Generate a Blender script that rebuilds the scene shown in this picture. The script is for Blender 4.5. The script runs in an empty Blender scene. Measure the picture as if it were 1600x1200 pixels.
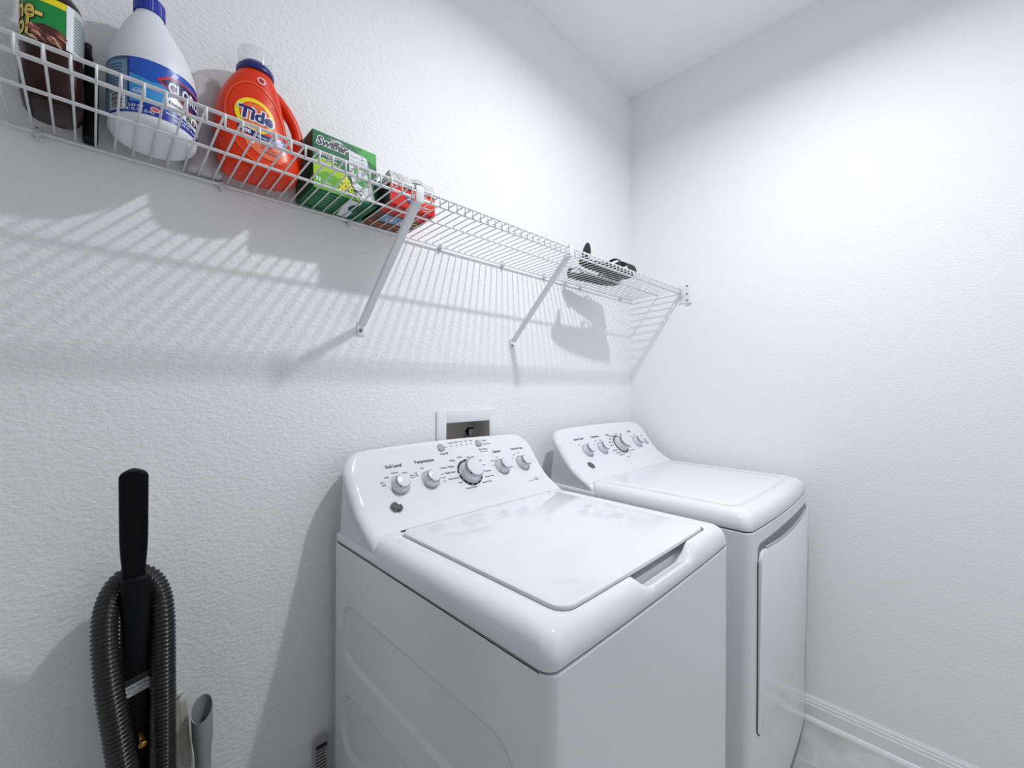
import bpy, bmesh, math, random
from mathutils import Vector, Matrix

random.seed(11)
scene = bpy.context.scene
C = scene.collection
PI = math.pi

# ------------------------------------------------------------------ camera
YAW, PITCH, ROLL = 0.7872, -0.0006, 0.0049
CAM_Z, FPX = 1.2708, 658.386
fw = Vector((math.cos(YAW) * math.cos(PITCH), math.sin(YAW) * math.cos(PITCH), math.sin(PITCH)))
rt = Vector((math.sin(YAW), -math.cos(YAW), 0))
up = rt.cross(fw)
r2 = rt * math.cos(ROLL) + up * math.sin(ROLL)
u2 = -rt * math.sin(ROLL) + up * math.cos(ROLL)
cam = bpy.data.cameras.new('camera')
cam.sensor_fit = 'HORIZONTAL'
cam.sensor_width = 36
cam.lens = 36 * FPX / 1600
cam.shift_x = -0.44 / 1600
cam.shift_y = 2.415 / 1600
cam.clip_start = 0.02
camo = bpy.data.objects.new('camera', cam)
C.objects.link(camo)
camo.matrix_world = Matrix(((r2.x, u2.x, -fw.x, 0), (r2.y, u2.y, -fw.y, 0), (r2.z, u2.z, -fw.z, CAM_Z), (0, 0, 0, 1)))
scene.camera = camo

# ------------------------------------------------------------------ world, exposure
world = bpy.data.worlds.new('world')
scene.world = world
world.use_nodes = True
bg = world.node_tree.nodes['Background']
bg.inputs[0].default_value = (0.90, 0.96, 1.0, 1)
bg.inputs[1].default_value = 0.02
vs = scene.view_settings
vs.view_transform = 'Standard'
vs.look = 'None'
vs.gamma = 1
vs.use_curve_mapping = False
vs.exposure = 0.0
LAMP, SPREAD = 15.8, 160.0         # watts and beam spread of the ceiling lamp
scene.cycles.max_bounces = 14
scene.cycles.diffuse_bounces = 8
scene.cycles.use_denoising = True

D, W, H = 1.1026, 1.951, 2.743    # back wall (y), right wall (x), ceiling (z)
XL, YF = -0.95, -0.80             # left wall, front wall


# ------------------------------------------------------------------ helpers
def srgb(r, g, b):
    f = lambda c: c / 12.92 if c <= 0.04045 else ((c + 0.055) / 1.055) ** 2.4
    return (f(r / 255), f(g / 255), f(b / 255), 1)


MATS = {}


def mat(name, col, rough=0.5, metal=0.0, spec=0.5, coat=0.0, trans=0.0, emit=None, bump=None, vary=None, alpha=None):
    """bump = (scale, detail, distance, strength); vary = (scale, colour2)"""
    if name in MATS:
        return MATS[name]
    m = bpy.data.materials.new(name)
    m.use_nodes = True
    nt = m.node_tree
    b = nt.nodes['Principled BSDF']
    b.inputs['Base Color'].default_value = col
    b.inputs['Roughness'].default_value = rough
    b.inputs['Metallic'].default_value = metal
    b.inputs['Specular IOR Level'].default_value = spec
    b.inputs['Coat Weight'].default_value = coat
    b.inputs['Coat Roughness'].default_value = 0.06
    b.inputs['Transmission Weight'].default_value = trans
    if alpha is not None:
        b.inputs['Alpha'].default_value = alpha
    if emit:
        b.inputs['Emission Color'].default_value = emit[0]
        b.inputs['Emission Strength'].default_value = emit[1]
    if bump or vary:
        tc = nt.nodes.new('ShaderNodeTexCoord')
    if bump:
        n = nt.nodes.new('ShaderNodeTexNoise')
        n.inputs['Scale'].default_value = bump[0]
        n.inputs['Detail'].default_value = bump[1]
        n.inputs['Roughness'].default_value = 0.55
        bp = nt.nodes.new('ShaderNodeBump')
        bp.inputs['Distance'].default_value = bump[2]
        bp.inputs['Strength'].default_value = bump[3]
        if len(bump) > 4:                              # peel flattened into short level strokes
            mp = nt.nodes.new('ShaderNodeMapping')
            mp.inputs['Scale'].default_value = (1, 1, bump[4])
            nt.links.new(tc.outputs['Object'], mp.inputs['Vector'])
            nt.links.new(mp.outputs['Vector'], n.inputs['Vector'])
        else:
            nt.links.new(tc.outputs['Object'], n.inputs['Vector'])
        nt.links.new(n.outputs['Fac'], bp.inputs['Height'])
        nt.links.new(bp.outputs['Normal'], b.inputs['Normal'])
    if vary:
        n2 = nt.nodes.new('ShaderNodeTexNoise')
        n2.inputs['Scale'].default_value = vary[0]
        n2.inputs['Detail'].default_value = 6
        n2.inputs['Distortion'].default_value = 0.6
        rp = nt.nodes.new('ShaderNodeValToRGB')
        rp.color_ramp.elements[0].position = 0.35
        rp.color_ramp.elements[0].color = col
        rp.color_ramp.elements[1].position = 0.68
        rp.color_ramp.elements[1].color = vary[1]
        nt.links.new(tc.outputs['Object'], n2.inputs['Vector'])
        nt.links.new(n2.outputs['Fac'], rp.inputs['Fac'])
        nt.links.new(rp.outputs['Color'], b.inputs['Base Color'])
    MATS[name] = m
    return m


ORIG = {}


def thing(name, label, cat, loc, group=None, rx=0.0, rz=0.0):
    o = bpy.data.objects.new(name, None)
    o.empty_display_size = 0.05
    C.objects.link(o)
    o.location = loc
    o.rotation_euler = (rx, 0, rz)
    o['label'] = label
    o['category'] = cat
    if group:
        o['group'] = group
    ORIG[o] = Vector(loc)
    return o


def tag(o, label, cat, group=None):
    o['label'] = label
    o['category'] = cat
    if group:
        o['group'] = group
    return o


def add(name, vf, material, parent=None, smooth=False, label=None, local=False, auto=None, mats=None, fm=None):
    """one mesh object; vertices in world metres unless local, children are stored relative to their root"""
    v, f = vf
    o0 = Vector((0, 0, 0))
    if parent is not None and not local:
        r = parent
        while r.parent:
            r = r.parent
        o0 = ORIG.get(r, Vector((0, 0, 0)))
    me = bpy.data.meshes.new(name)
    me.from_pydata([(p[0] - o0.x, p[1] - o0.y, p[2] - o0.z) for p in v], [], f)
    for m in (mats or [material]):
        me.materials.append(m)
    if fm:
        me.polygons.foreach_set('material_index', fm)
    if smooth:
        me.polygons.foreach_set('use_smooth', [True] * len(me.polygons))
        if auto is not None:
            me.set_sharp_from_angle(angle=auto)
    me.update()
    o = bpy.data.objects.new(name, me)
    C.objects.link(o)
    if parent is not None:
        o.parent = parent
    if label:
        o['label'] = label
    return o


def link_copy(src, parent, dx=0, dy=0, dz=0):
    c = src.copy()
    C.objects.link(c)
    c.parent = parent
    c.location = (src.location.x + dx, src.location.y + dy, src.location.z + dz)
    return c


def struct(name, vf, m, parent=None, smooth=False):
    o = add(name, vf, m, parent, smooth)
    if parent is None:
        o['kind'] = 'structure'
    return o


def join(*parts):
    v, f = [], []
    for pv, pf in parts:
        n = len(v)
        v += list(pv)
        f += [tuple(i + n for i in q) for q in pf]
    return v, f


def box(x0, x1, y0, y1, z0, z1):
    v = [(x0, y0, z0), (x1, y0, z0), (x1, y1, z0), (x0, y1, z0), (x0, y0, z1), (x1, y0, z1), (x1, y1, z1), (x0, y1, z1)]
    f = [(0, 3, 2, 1), (4, 5, 6, 7), (0, 1, 5, 4), (1, 2, 6, 5), (2, 3, 7, 6), (3, 0, 4, 7)]
    return v, f


def bm_out(bm):
    bm.verts.index_update()
    v = [tuple(p.co) for p in bm.verts]
    f = [tuple(q.index for q in fc.verts) for fc in bm.faces]
    bm.free()
    return v, f


def rbox(x0, x1, y0, y1, z0, z1, r=0.003, seg=2):
    bm = bmesh.new()
    v, f = box(x0, x1, y0, y1, z0, z1)
    bv = [bm.verts.new(p) for p in v]
    for q in f:
        bm.faces.new([bv[i] for i in q])
    bmesh.ops.bevel(bm, geom=list(bm.edges), offset=r, segments=seg, profile=0.5, affect='EDGES')
    return bm_out(bm)


def tube(pts, r, n=8, cap=True, closed=False):
    pts = [Vector(p) for p in pts]
    m = len(pts)
    rad = r if isinstance(r, (list, tuple)) else [r] * m
    v, f = [], []
    t0 = (pts[1] - pts[0]).normalized()
    a = Vector((0, 0, 1)) if abs(t0.z) < 0.9 else Vector((1, 0, 0))
    nrm = (a - t0 * a.dot(t0)).normalized()
    for i, p in enumerate(pts):
        t = (pts[min(i + 1, m - 1)] - pts[max(i - 1, 0)]).normalized()
        nrm = (nrm - t * nrm.dot(t)).normalized()
        bn = t.cross(nrm)
        for k in range(n):
            an = 2 * PI * k / n
            q = p + (nrm * math.cos(an) + bn * math.sin(an)) * rad[i]
            v.append(tuple(q))
    for i in range(m - 1):
        for k in range(n):
            f.append((i * n + k, i * n + (k + 1) % n, (i + 1) * n + (k + 1) % n, (i + 1) * n + k))
    if cap:
        f.append(tuple(reversed(range(n))))
        f.append(tuple(range((m - 1) * n, m * n)))
    return v, f


def lathe(prof, o=(0, 0, 0), ax=(0, 0, 1), n=32, cap0=True, cap1=True):
    """prof: (radius, height along ax)"""
    ax = Vector(ax).normalized()
    a = Vector((1, 0, 0)) if abs(ax.x) < 0.9 else Vector((0, 1, 0))
    e1 = (a - ax * a.dot(ax)).normalized()
    e2 = ax.cross(e1)
    o = Vector(o)
    v, f = [], []
    for r, h in prof:
        for k in range(n):
            t = 2 * PI * k / n
            v.append(tuple(o + ax * h + (e1 * math.cos(t) + e2 * math.sin(t)) * r))
    for i in range(len(prof) - 1):
        for k in range(n):
            f.append((i * n + k, i * n + (k + 1) % n, (i + 1) * n + (k + 1) % n, (i + 1) * n + k))
    if cap0:
        f.append(tuple(reversed(range(n))))
    if cap1:
        f.append(tuple(range((len(prof) - 1) * n, len(prof) * n)))
    return v, f


def sup(t, a, b, n):
    c, s = math.cos(t), math.sin(t)
    return a * math.copysign(abs(c) ** (2 / n), c), b * math.copysign(abs(s) ** (2 / n), s)


def loft(secs, n=48):
    """secs: (cx, cy, z, a, b, exponent) horizontal superellipse sections, bottom to top"""
    v, f = [], []
    for cx, cy, z, a, b, e in secs:
        for k in range(n):
            x, y = sup(2 * PI * k / n, a, b, e)
            v.append((cx + x, cy + y, z))
    for i in range(len(secs) - 1):
        for k in range(n):
            f.append((i * n + k, i * n + (k + 1) % n, (i + 1) * n + (k + 1) % n, (i + 1) * n + k))
    f.append(tuple(reversed(range(n))))
    f.append(tuple(range((len(secs) - 1) * n, len(secs) * n)))
    return v, f


def prism_x(prof, x0, x1):
    """closed (y,z) polygon swept along x"""
    n = len(prof)
    v = [(x0, y, z) for y, z in prof] + [(x1, y, z) for y, z in prof]
    f = [(i, (i + 1) % n, n + (i + 1) % n, n + i) for i in range(n)]
    f += [tuple(reversed(range(n))), tuple(range(n, 2 * n))]
    return v, f


# --- flat print: 2D polygons and lettering, mapped on to a surface
TXT = {}


def text2d(s, size=1.0, bold=0.0, shear=0.0, space=1.0):
    key = (s, bold, shear, space)
    if key not in TXT:
        cu = bpy.data.curves.new('t', 'FONT')
        cu.body = s
        cu.align_x = 'CENTER'
        cu.align_y = 'CENTER'
        cu.resolution_u = 2
        cu.offset = bold
        cu.shear = shear
        cu.space_character = space
        ob = bpy.data.objects.new('t', cu)
        C.objects.link(ob)
        dg = bpy.context.evaluated_depsgraph_get()
        me = bpy.data.meshes.new_from_object(ob.evaluated_get(dg))
        v = [(p.co.x, p.co.y) for p in me.vertices]
        f = [tuple(p.vertices) for p in me.polygons]
        bpy.data.objects.remove(ob)
        bpy.data.curves.remove(cu)
        bpy.data.meshes.remove(me)
        TXT[key] = (v, f)
    v, f = TXT[key]
    return [(a * size, b * size) for a, b in v], f


def at2(vf, x, y, rot=0.0, sx=1.0):
    c, s = math.cos(rot), math.sin(rot)
    return [(x + a * sx * c - b * s, y + a * sx * s + b * c) for a, b in vf[0]], vf[1]


def poly2(pts, cuts=0):
    bm = bmesh.new()
    bm.faces.new([bm.verts.new((a, b, 0)) for a, b in pts])
    bmesh.ops.triangulate(bm, faces=list(bm.faces))
    for _ in range(cuts):
        bmesh.ops.subdivide_edges(bm, edges=list(bm.edges), cuts=1, use_grid_fill=True)
    v, f = bm_out(bm)
    return [(p[0], p[1]) for p in v], f


def rect2(x0, x1, y0, y1, nx=1, ny=1):
    v = [(x0 + (x1 - x0) * i / nx, y0 + (y1 - y0) * j / ny) for j in range(ny + 1) for i in range(nx + 1)]
    f = [(j * (nx + 1) + i, j * (nx + 1) + i + 1, (j + 1) * (nx + 1) + i + 1, (j + 1) * (nx + 1) + i) for j in range(ny) for i in range(nx)]
    return v, f


def ell2(cx, cy, a, b, n=32, rot=0.0):
    c, s = math.cos(rot), math.sin(rot)
    v = [(cx, cy)]
    for fr in (0.5, 1.0):
        for k in range(n):
            t = 2 * PI * k / n
            x, y = a * fr * math.cos(t), b * fr * math.sin(t)
            v.append((cx + x * c - y * s, cy + x * s + y * c))
    f = [(0, 1 + k, 1 + (k + 1) % n) for k in range(n)]
    f += [(1 + k, 1 + n + k, 1 + n + (k + 1) % n, 1 + (k + 1) % n) for k in range(n)]
    return v, f


def ring2(cx, cy, a, b, a2, b2, n=40, rot=0.0, t0=0.0, t1=2 * PI):
    c, s = math.cos(rot), math.sin(rot)
    v = []
    for A, B in ((a, b), (a2, b2)):
        for k in range(n + 1):
            t = t0 + (t1 - t0) * k / n
            x, y = A * math.cos(t), B * math.sin(t)
            v.append((cx + x * c - y * s, cy + x * s + y * c))
    f = [(k, k + 1, n + 2 + k, n + 1 + k) for k in range(n)]
    return v, f


def mapped(fn, vf, off):
    return [fn(a, b, off) for a, b in vf[0]], vf[1]


def ink(name, vfs, fn, off, m, parent):
    return add(name, mapped(fn, join(*vfs), off), m, parent)


# ------------------------------------------------------------------ materials
M_WALL = mat('wall_paint', (0.90, 0.905, 0.912, 1), 0.6, bump=(95, 4, 0.006, 0.42, 1.4), spec=0.25)
M_WALLR = mat('wall_paint_fine', (0.90, 0.905, 0.912, 1), 0.6, bump=(120, 3, 0.004, 0.35, 1.5), spec=0.25)
M_CEIL = mat('ceiling_paint', (0.95, 0.955, 0.965, 1), 0.8, bump=(80, 3, 0.003, 0.3), spec=0.2)
M_TRIM = mat('trim_paint', (0.84, 0.85, 0.86, 1), 0.3)
M_TILE = mat('floor_tile', srgb(206, 204, 202), 0.35, vary=(7, srgb(172, 170, 168)))
M_GROUT = mat('grout', srgb(228, 227, 225), 0.9)
M_ENAMEL = mat('white_enamel', (0.80, 0.815, 0.83, 1), 0.16, spec=0.5)
M_PLASTIC = mat('white_plastic', (0.80, 0.815, 0.84, 1), 0.07, spec=0.5)
M_GAP = mat('dark_gap', (0.012, 0.013, 0.014, 1), 0.7)
M_CHROME = mat('darkened_chrome', (0.38, 0.40, 0.42, 1), 0.10, metal=1.0)  # base colour darkened to paint dark reflections into the metal
M_KNOB = mat('knob_white', (0.74, 0.77, 0.79, 1), 0.22)
M_KNOBG = mat('knob_grey', (0.55, 0.57, 0.59, 1), 0.3)
M_INK = mat('black_print', (0.015, 0.015, 0.018, 1), 0.5)
M_GINK = mat('grey_print', (0.25, 0.26, 0.27, 1), 0.5)
M_DIAL = mat('dial_ring_dark', (0.03, 0.032, 0.036, 1), 0.3)
M_LGREY = mat('shaded_grey_plastic', (0.40, 0.41, 0.43, 1), 0.35)  # pale grey darkened to carry the knobs' drop shadows on the dials
M_WIRE = mat('white_vinyl_wire', (0.84, 0.84, 0.85, 1), 0.35)
M_BRACK = mat('white_coated_steel', (0.78, 0.79, 0.81, 1), 0.4)
M_CLEAR = mat('clear_plastic', (0.82, 0.84, 0.85, 1), 0.2, trans=0.25)
M_SCREW = mat('screw_steel', (0.25, 0.25, 0.26, 1), 0.35, metal=1.0)
M_BLACK = mat('black_plastic', (0.003, 0.003, 0.0035, 1), 0.5, spec=0.16)
M_HOSE = mat('hose_plastic', (0.010, 0.009, 0.008, 1), 0.30)
M_HOSEDOT = mat('hose_seam_glint_grey', (0.34, 0.33, 0.31, 1), 0.4)
M_BRASS = mat('brass', (0.75, 0.48, 0.16, 1), 0.25, metal=1.0)
M_GREYTUBE = mat('grey_tube', (0.30, 0.32, 0.32, 1), 0.45)

# ------------------------------------------------------------------ room shell
HX0, HX1, HZ0, HZ1 = 0.796, 0.984, 1.030, 1.1505     # recess for the supply box
struct('wall_back', join(box(XL - .1, HX0, D, D + .12, 0, H), box(HX1, W + .1, D, D + .12, 0, H),
                         box(HX0, HX1, D, D + .12, 0, HZ0), box(HX0, HX1, D, D + .12, HZ1, H),
                         box(HX0, HX1, D + .10, D + .12, HZ0, HZ1)), M_WALL)
struct('wall_right', box(W, W + .12, YF - .1, D, 0, H), M_WALLR)
struct('wall_left', box(XL - .12, XL, YF - .1, D, 0, H), M_WALL)
DX0, DX1, DH = -0.86, -0.02, 2.05                    # doorway behind the camera
struct('wall_front', join(box(XL, DX0, YF - .12, YF, 0, H), box(DX1, W, YF - .12, YF, 0, H), box(DX0, DX1, YF - .12, YF, DH, H)), M_WALL)
struct('ceiling', box(XL - .12, W + .12, YF - .12, D + .12, H, H + .1), M_CEIL)
floor = struct('floor', box(XL - .12, W + .12, YF - .12, D + .12, -0.06, -0.0015), M_GROUT)
TS, GX, GY = 0.457, 1.7225, 0.40
tv = rbox(0.0015, TS - 0.0015, 0.0015, TS - 0.0015, -0.010, 0.0, 0.0012, 1)
first = None
for i in range(-7, 2):
    for j in range(-5, 3):
        x, y = GX + i * TS, GY + j * TS
        if x + TS < XL or x > W or y + TS < YF or y > D:
            continue
        if first is None:
            first = add('tile', tv, M_TILE, floor, local=True)
            t = first
        else:
            t = first.copy()
            C.objects.link(t)
            t.parent = floor
        t.location = (x, y, 0)
BP = [(0, 0), (.026, 0), (.026, .008), (.022, .016), (.0145, .020), (.0145, .062), (.0115, .066), (.0115, .073), (.0085, .077),
      (.0075, .084), (.0045, .0875), (.003, .0913), (0, .0913)]


def baseboard(name, a, b, inward):
    a, b, n = Vector(a), Vector(b), Vector(inward)
    k = len(BP)
    v = [tuple(p + n * o + Vector((0, 0, z))) for p in (a, b) for o, z in BP]
    f = [(i, (i + 1) % k, k + (i + 1) % k, k + i) for i in range(k)] + [tuple(range(k)), tuple(range(2 * k - 1, k - 1, -1))]
    struct(name, (v, f), M_TRIM)


baseboard('baseboard_right', (W, YF, 0), (W, D, 0), (-1, 0, 0))
baseboard('baseboard_back', (XL, D, 0), (W, D, 0), (0, -1, 0))
baseboard('baseboard_left', (XL, YF, 0), (XL, D, 0), (1, 0, 0))
baseboard('baseboard_front', (DX1, YF, 0), (W, YF, 0), (0, 1, 0))

# ------------------------------------------------------------------ ceiling lamp (just above the picture)
LX, LY, LZ = 1.04, 0.20, 2.690
lamp = thing('ceiling_light', 'small round white ceiling lamp above the machines', 'lamp', (LX, LY, LZ))
add('canopy', lathe([(.001, H), (.075, H), (.075, H - .016), (.062, H - .030), (.056, LZ + .002), (.050, LZ)], (LX, LY, 0), n=48, cap0=False, cap1=False), M_TRIM, lamp, True, auto=0.6)
gl = [(.0500, LZ + .001), (.0480, LZ - .004), (.0400, LZ - .0085), (.0280, LZ - .0115), (.0140, LZ - .013), (.0010, LZ - .0134)]
add('diffuser', lathe(gl, (LX, LY, 0), n=32, cap0=False), mat('lamp_glow', (1, 1, 1, 1), 0.5, emit=((0.937, 0.957, 1.0, 1), 30.0)), lamp, True)
la = bpy.data.lights.new('lamp_light', 'AREA')
la.shape = 'DISK'
la.size = 0.070
la.energy = LAMP
la.spread = math.radians(SPREAD)
la.color = (0.937, 0.957, 1.0)
lao = bpy.data.objects.new('lamp_light', la)
C.objects.link(lao)
lao.parent = lamp
lao.location = (0, 0, -0.015)

# ------------------------------------------------------------------ washer and dryer
PROF = [(.838, .9005), (.872, .928), (.905, .946), (.947, .975), (.985, 1.018), (1.015, 1.058), (1.036, 1.085), (1.045, 1.10)]


def smooth_prof(P, n=8):
    out = []
    for i in range(len(P) - 1):
        p0, p1, p2, p3 = P[max(i - 1, 0)], P[i], P[i + 1], P[min(i + 2, len(P) - 1)]
        for k in range(n):
            t = k / n
            out.append(tuple(0.5 * ((2 * p1[c]) + (-p0[c] + p2[c]) * t + (2 * p0[c] - 5 * p1[c] + 4 * p2[c] - p3[c]) * t * t
                                    + (-p0[c] + 3 * p1[c] - 3 * p2[c] + p3[c]) * t ** 3) for c in (0, 1)))
    out.append(P[-1])
    return out


SP = smooth_prof(PROF)
SL = [0.0]
for a, b in zip(SP, SP[1:]):
    SL.append(SL[-1] + math.hypot(b[0] - a[0], b[1] - a[1]))
STOT = SL[-1]


def prof_at(s):
    s = min(max(s, 0), STOT + 0.02)
    i = 0
    while i < len(SL) - 2 and SL[i + 1] < s:
        i += 1
    a, b = SP[i], SP[i + 1]
    L = SL[i + 1] - SL[i]
    k = (s - SL[i]) / L
    ty, tz = (b[0] - a[0]) / L, (b[1] - a[1]) / L
    # smooth normal
    j0, j1 = max(i - 2, 0), min(i + 3, len(SP) - 1)
    ny, nz = SP[j1][0] - SP[j0][0], SP[j1][1] - SP[j0][1]
    l = math.hypot(ny, nz)
    return a[0] + (b[0] - a[0]) * k, a[1] + (b[1] - a[1]) * k, -nz / l, ny / l   # y, z, outward normal (y, z)


def ringpts(x0, x1, y0, y1, r, rb=None, nf=60, ns=24, nc=7):
    """rounded rectangle, counter-clockwise from front-left; dense on the front edge"""
    r = max(r, 0.001)
    rb = r if rb is None else rb
    P = []
    for k in range(nf):
        P.append((x0 + r + (x1 - x0 - 2 * r) * k / nf, y0))
    for k in range(nc):
        t = -PI / 2 + PI / 2 * k / nc
        P.append((x1 - r + r * math.cos(t), y0 + r + r * math.sin(t)))
    for k in range(ns):
        P.append((x1, y0 + r + (y1 - y0 - r - rb) * k / ns))
    for k in range(nc):
        t = PI / 2 * k / nc
        P.append((x1 - rb + rb * math.cos(t), y1 - rb + rb * math.sin(t)))
    for k in range(ns):
        P.append((x1 - rb - (x1 - x0 - 2 * rb) * k / ns, y1))
    for k in range(nc):
        t = PI / 2 + PI / 2 * k / nc
        P.append((x0 + rb + rb * math.cos(t), y1 - rb + rb * math.sin(t)))
    for k in range(ns):
        P.append((x0, y1 - rb - (y1 - y0 - r - rb) * k / ns))
    for k in range(nc):
        t = PI + PI / 2 * k / nc
        P.append((x0 + r + r * math.cos(t), y0 + r + r * math.sin(t)))
    return P


def sstep(a, b, x):
    t = min(max((x - a) / (b - a), 0), 1)
    return t * t * (3 - 2 * t)


class Machine:
    def __init__(s, x0, x1, y0, bow):
        s.x0, s.x1, s.y0, s.y1, s.bow = x0, x1, y0, y0 + 0.7078, bow
        s.dy = y0 - 0.3587
        s.xc, s.hw = (x0 + x1) / 2, (x1 - x0) / 2

    def bend(s, x, y):
        k = min(max((s.y1 - y) / (s.y1 - s.y0), 0), 1)
        return y - s.bow * (1 - ((x - s.xc) / s.hw) ** 2) * k * k

    def rings(s, spec, scoop=False, open_left=False, capb=True):
        """spec: list of (inset, z, radius) or ('abs', x0,x1,y0,y1,z,r)"""
        v, f = [], []
        n = 0
        for sp in spec:
            if sp[0] == 'abs':
                P = ringpts(*sp[1:5], sp[6], sp[7] if len(sp) > 7 else None)
                z = sp[5]
            else:
                i, z, r = sp
                P = ringpts(s.x0 + i, s.x1 - i, s.y0 + i, s.y1 - i, r)
            n = len(P)
            for x, y in P:
                zz = z
                if scoop:
                    sx = sstep(.675, .725, x) * (1 - sstep(.875, .925, x))
                    sy = sstep(s.y0 - .004, s.y0 + .026, y) * (1 - sstep(s.y0 + .06, s.y0 + .075, y))
                    if z > .905:
                        zz = z - .030 * sx * sy
                v.append((x, s.bend(x, y), zz))
        m = len(spec)
        for i in range(m - 1):
            for k in range(n):
                a, b = i * n + k, i * n + (k + 1) % n
                if open_left and abs(v[a][0] - s.x0) < 1e-6 and abs(v[b][0] - s.x0) < 1e-6:
                    continue
                f.append((a, b, b + n, a + n))
        f.append(tuple(range((m - 1) * n, m * n)))
        if capb:
            f.append(tuple(reversed(range(n))))
        return v, f

    def arch(s, x, t):
        return 0.010 * (1 - ((x - s.xc) / s.hw) ** 2) * (t / STOT) ** 6

    def cov(s, i, z, r, yb):
        """cover ring inset by i that stops at yb under the console"""
        return ('abs', s.x0 + i, s.x1 - i, s.y0 + i, yb + s.dy, z, r, .002)

    def face(s, u, t, off):
        """console face: u = x in metres, t = distance up the profile"""
        y, z, ny, nz = prof_at(t)
        return (u, y + s.dy + ny * off, z + nz * off + s.arch(u, t))

    def fnormal(s, t):
        y, z, ny, nz = prof_at(t)
        return Vector((0, ny, nz))


def emboss_side(x, y0, y1, z0, z1, panels, depth=0.0065, ny=170, nz=220):
    v, f = [], []
    for j in range(nz + 1):
        for i in range(ny + 1):
            y, z = y0 + (y1 - y0) * i / ny, z0 + (z1 - z0) * j / nz
            d = 0.0
            for (a, b, c, e, r) in panels:
                qx = abs(y - (a + b) / 2) - (b - a) / 2 + r
                qz = abs(z - (c + e) / 2) - (e - c) / 2 + r
                sd = min(max(qx, qz), 0) + math.hypot(max(qx, 0), max(qz, 0)) - r
                d = max(d, 1 - sstep(-.006, .0, sd))
            v.append((x + depth * d, y, z))
    for j in range(nz):
        for i in range(ny):
            a = j * (ny + 1) + i
            f.append((a, a + ny + 1, a + ny + 2, a + 1))
    return v, f


def console(mc, root):
    x0, x1 = mc.x0 + .004, mc.x1 - .004
    R = 0.062
    fr = 0.020                                        # rounding of the shoulders
    rows = [k / 80 * (STOT - fr) for k in range(81)] + [STOT - fr + fr * q for q in (.3, .55, .75, .9, 1.0)]
    edge = [0, .0006, .0025, .006, .011, .017, .024]
    v, f = [], []
    nc = 2 * len(edge) + 21
    for s in rows:
        q = max(0, s - (STOT - R))
        ins = R - math.sqrt(max(R * R - q * q, 0))
        a, b = x0 + ins, x1 - ins
        xs = [a + e for e in edge] + [a + .03 + (b - a - .06) * k / 20 for k in range(21)] + [b - e for e in reversed(edge)]
        for x in xs:
            arch = mc.arch(x, s)
            dist = min(x - a, b - x)
            e1 = 1 - min(dist / fr, 1)
            e2 = 1 - min((STOT - s) / fr, 1) if s > STOT - fr else 0
            dep = fr * .75 * (1 - math.sqrt(max(0, 1 - min(1, e1 * e1 + e2 * e2))))
            y, z, ny, nz = prof_at(s)
            v.append((x, y + mc.dy - ny * dep, z - nz * dep + arch))
    nr = len(rows)
    for j in range(nr - 1):
        for i in range(nc - 1):
            a = j * nc + i
            f.append((a, a + 1, a + nc + 1, a + nc))
    # boundary loop (left up, top, right down) to the back box
    loop = [j * nc for j in range(nr)] + [(nr - 1) * nc + i for i in range(1, nc)] + [j * nc + nc - 1 for j in range(nr - 2, -1, -1)]
    n0 = len(v)
    for i in loop:
        x, y, z = v[i]
        xi = x + (.006 if x < mc.xc - .3 else (-.006 if x > mc.xc + .3 else 0))
        v.append((xi, y + .012, z - .004))
    n1 = len(v)
    for i in loop:
        x, y, z = v[i]
        xi = x + (.008 if x < mc.xc - .3 else (-.008 if x > mc.xc + .3 else 0))
        yb = mc.y1 - .012 - max(0, z - .9) * .12
        v.append((xi, max(yb, y + .014), z - .006))
    k = len(loop)
    for i in range(k - 1):
        f.append((loop[i], loop[i + 1], n0 + i + 1, n0 + i))
        f.append((n0 + i, n0 + i + 1, n1 + i + 1, n1 + i))
    f.append(tuple(range(n1, n1 + k)))
    return add('console', (v, f), M_PLASTIC, root, True, auto=0.9)


def knob(mc, root, con, u, t, R, rk, h, big=False):
    n = mc.fnormal(t)
    o = Vector(mc.face(u, t, 0))
    if big:
        add('dial_ring', lathe([(R, -.002), (R, .0015), (R * .88, .002)], o, n, 48), M_CHROME, root, True, auto=0.5)
        segs = []
        for k in range(14):
            a0 = 2 * PI * k / 14 + .08
            segs.append(ring2(u, t, R * .985, R * .985, R * .87, R * .87, 6, 0, a0, a0 + 2 * PI / 14 - .12))
        ink('dial_marks', segs, mc.face, .0026, M_DIAL, root)['kind'] = 'stuff'
    else:
        add('dial_ring', lathe([(R, -.002), (R, .0006), (R * .86, .0012)], o, n, 40), M_LGREY, root, True, auto=0.5)
    kb = add('knob', lathe([(rk * 1.10, 0), (rk * 1.08, .003), (rk, .006), (rk * .98, h * .55), (rk * .90, h * .7)], o, n, 40), M_KNOB, root, True, auto=0.6)
    add('chrome_band', lathe([(rk * .88, h * .68), (rk * .93, h * .74), (rk * .91, h * .93), (rk * .84, h)], o, n, 40), M_CHROME, kb, True, auto=0.6)
    add('cap', lathe([(rk * .84, h * .97), (rk * .82, h * 1.04), (rk * .6, h * 1.09), (.001, h * 1.10)], o, n, 40), M_KNOB, kb, True, auto=0.8)
    e1 = Vector((1, 0, 0))
    e2 = n.cross(e1)
    a = 2.2
    d = e1 * math.cos(a) + e2 * math.sin(a)
    p = o + d * rk * .93 + n * h * .45
    add('pointer', tube([p - n * .004, p + n * .006], .0014, 6), M_INK, kb)


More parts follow.
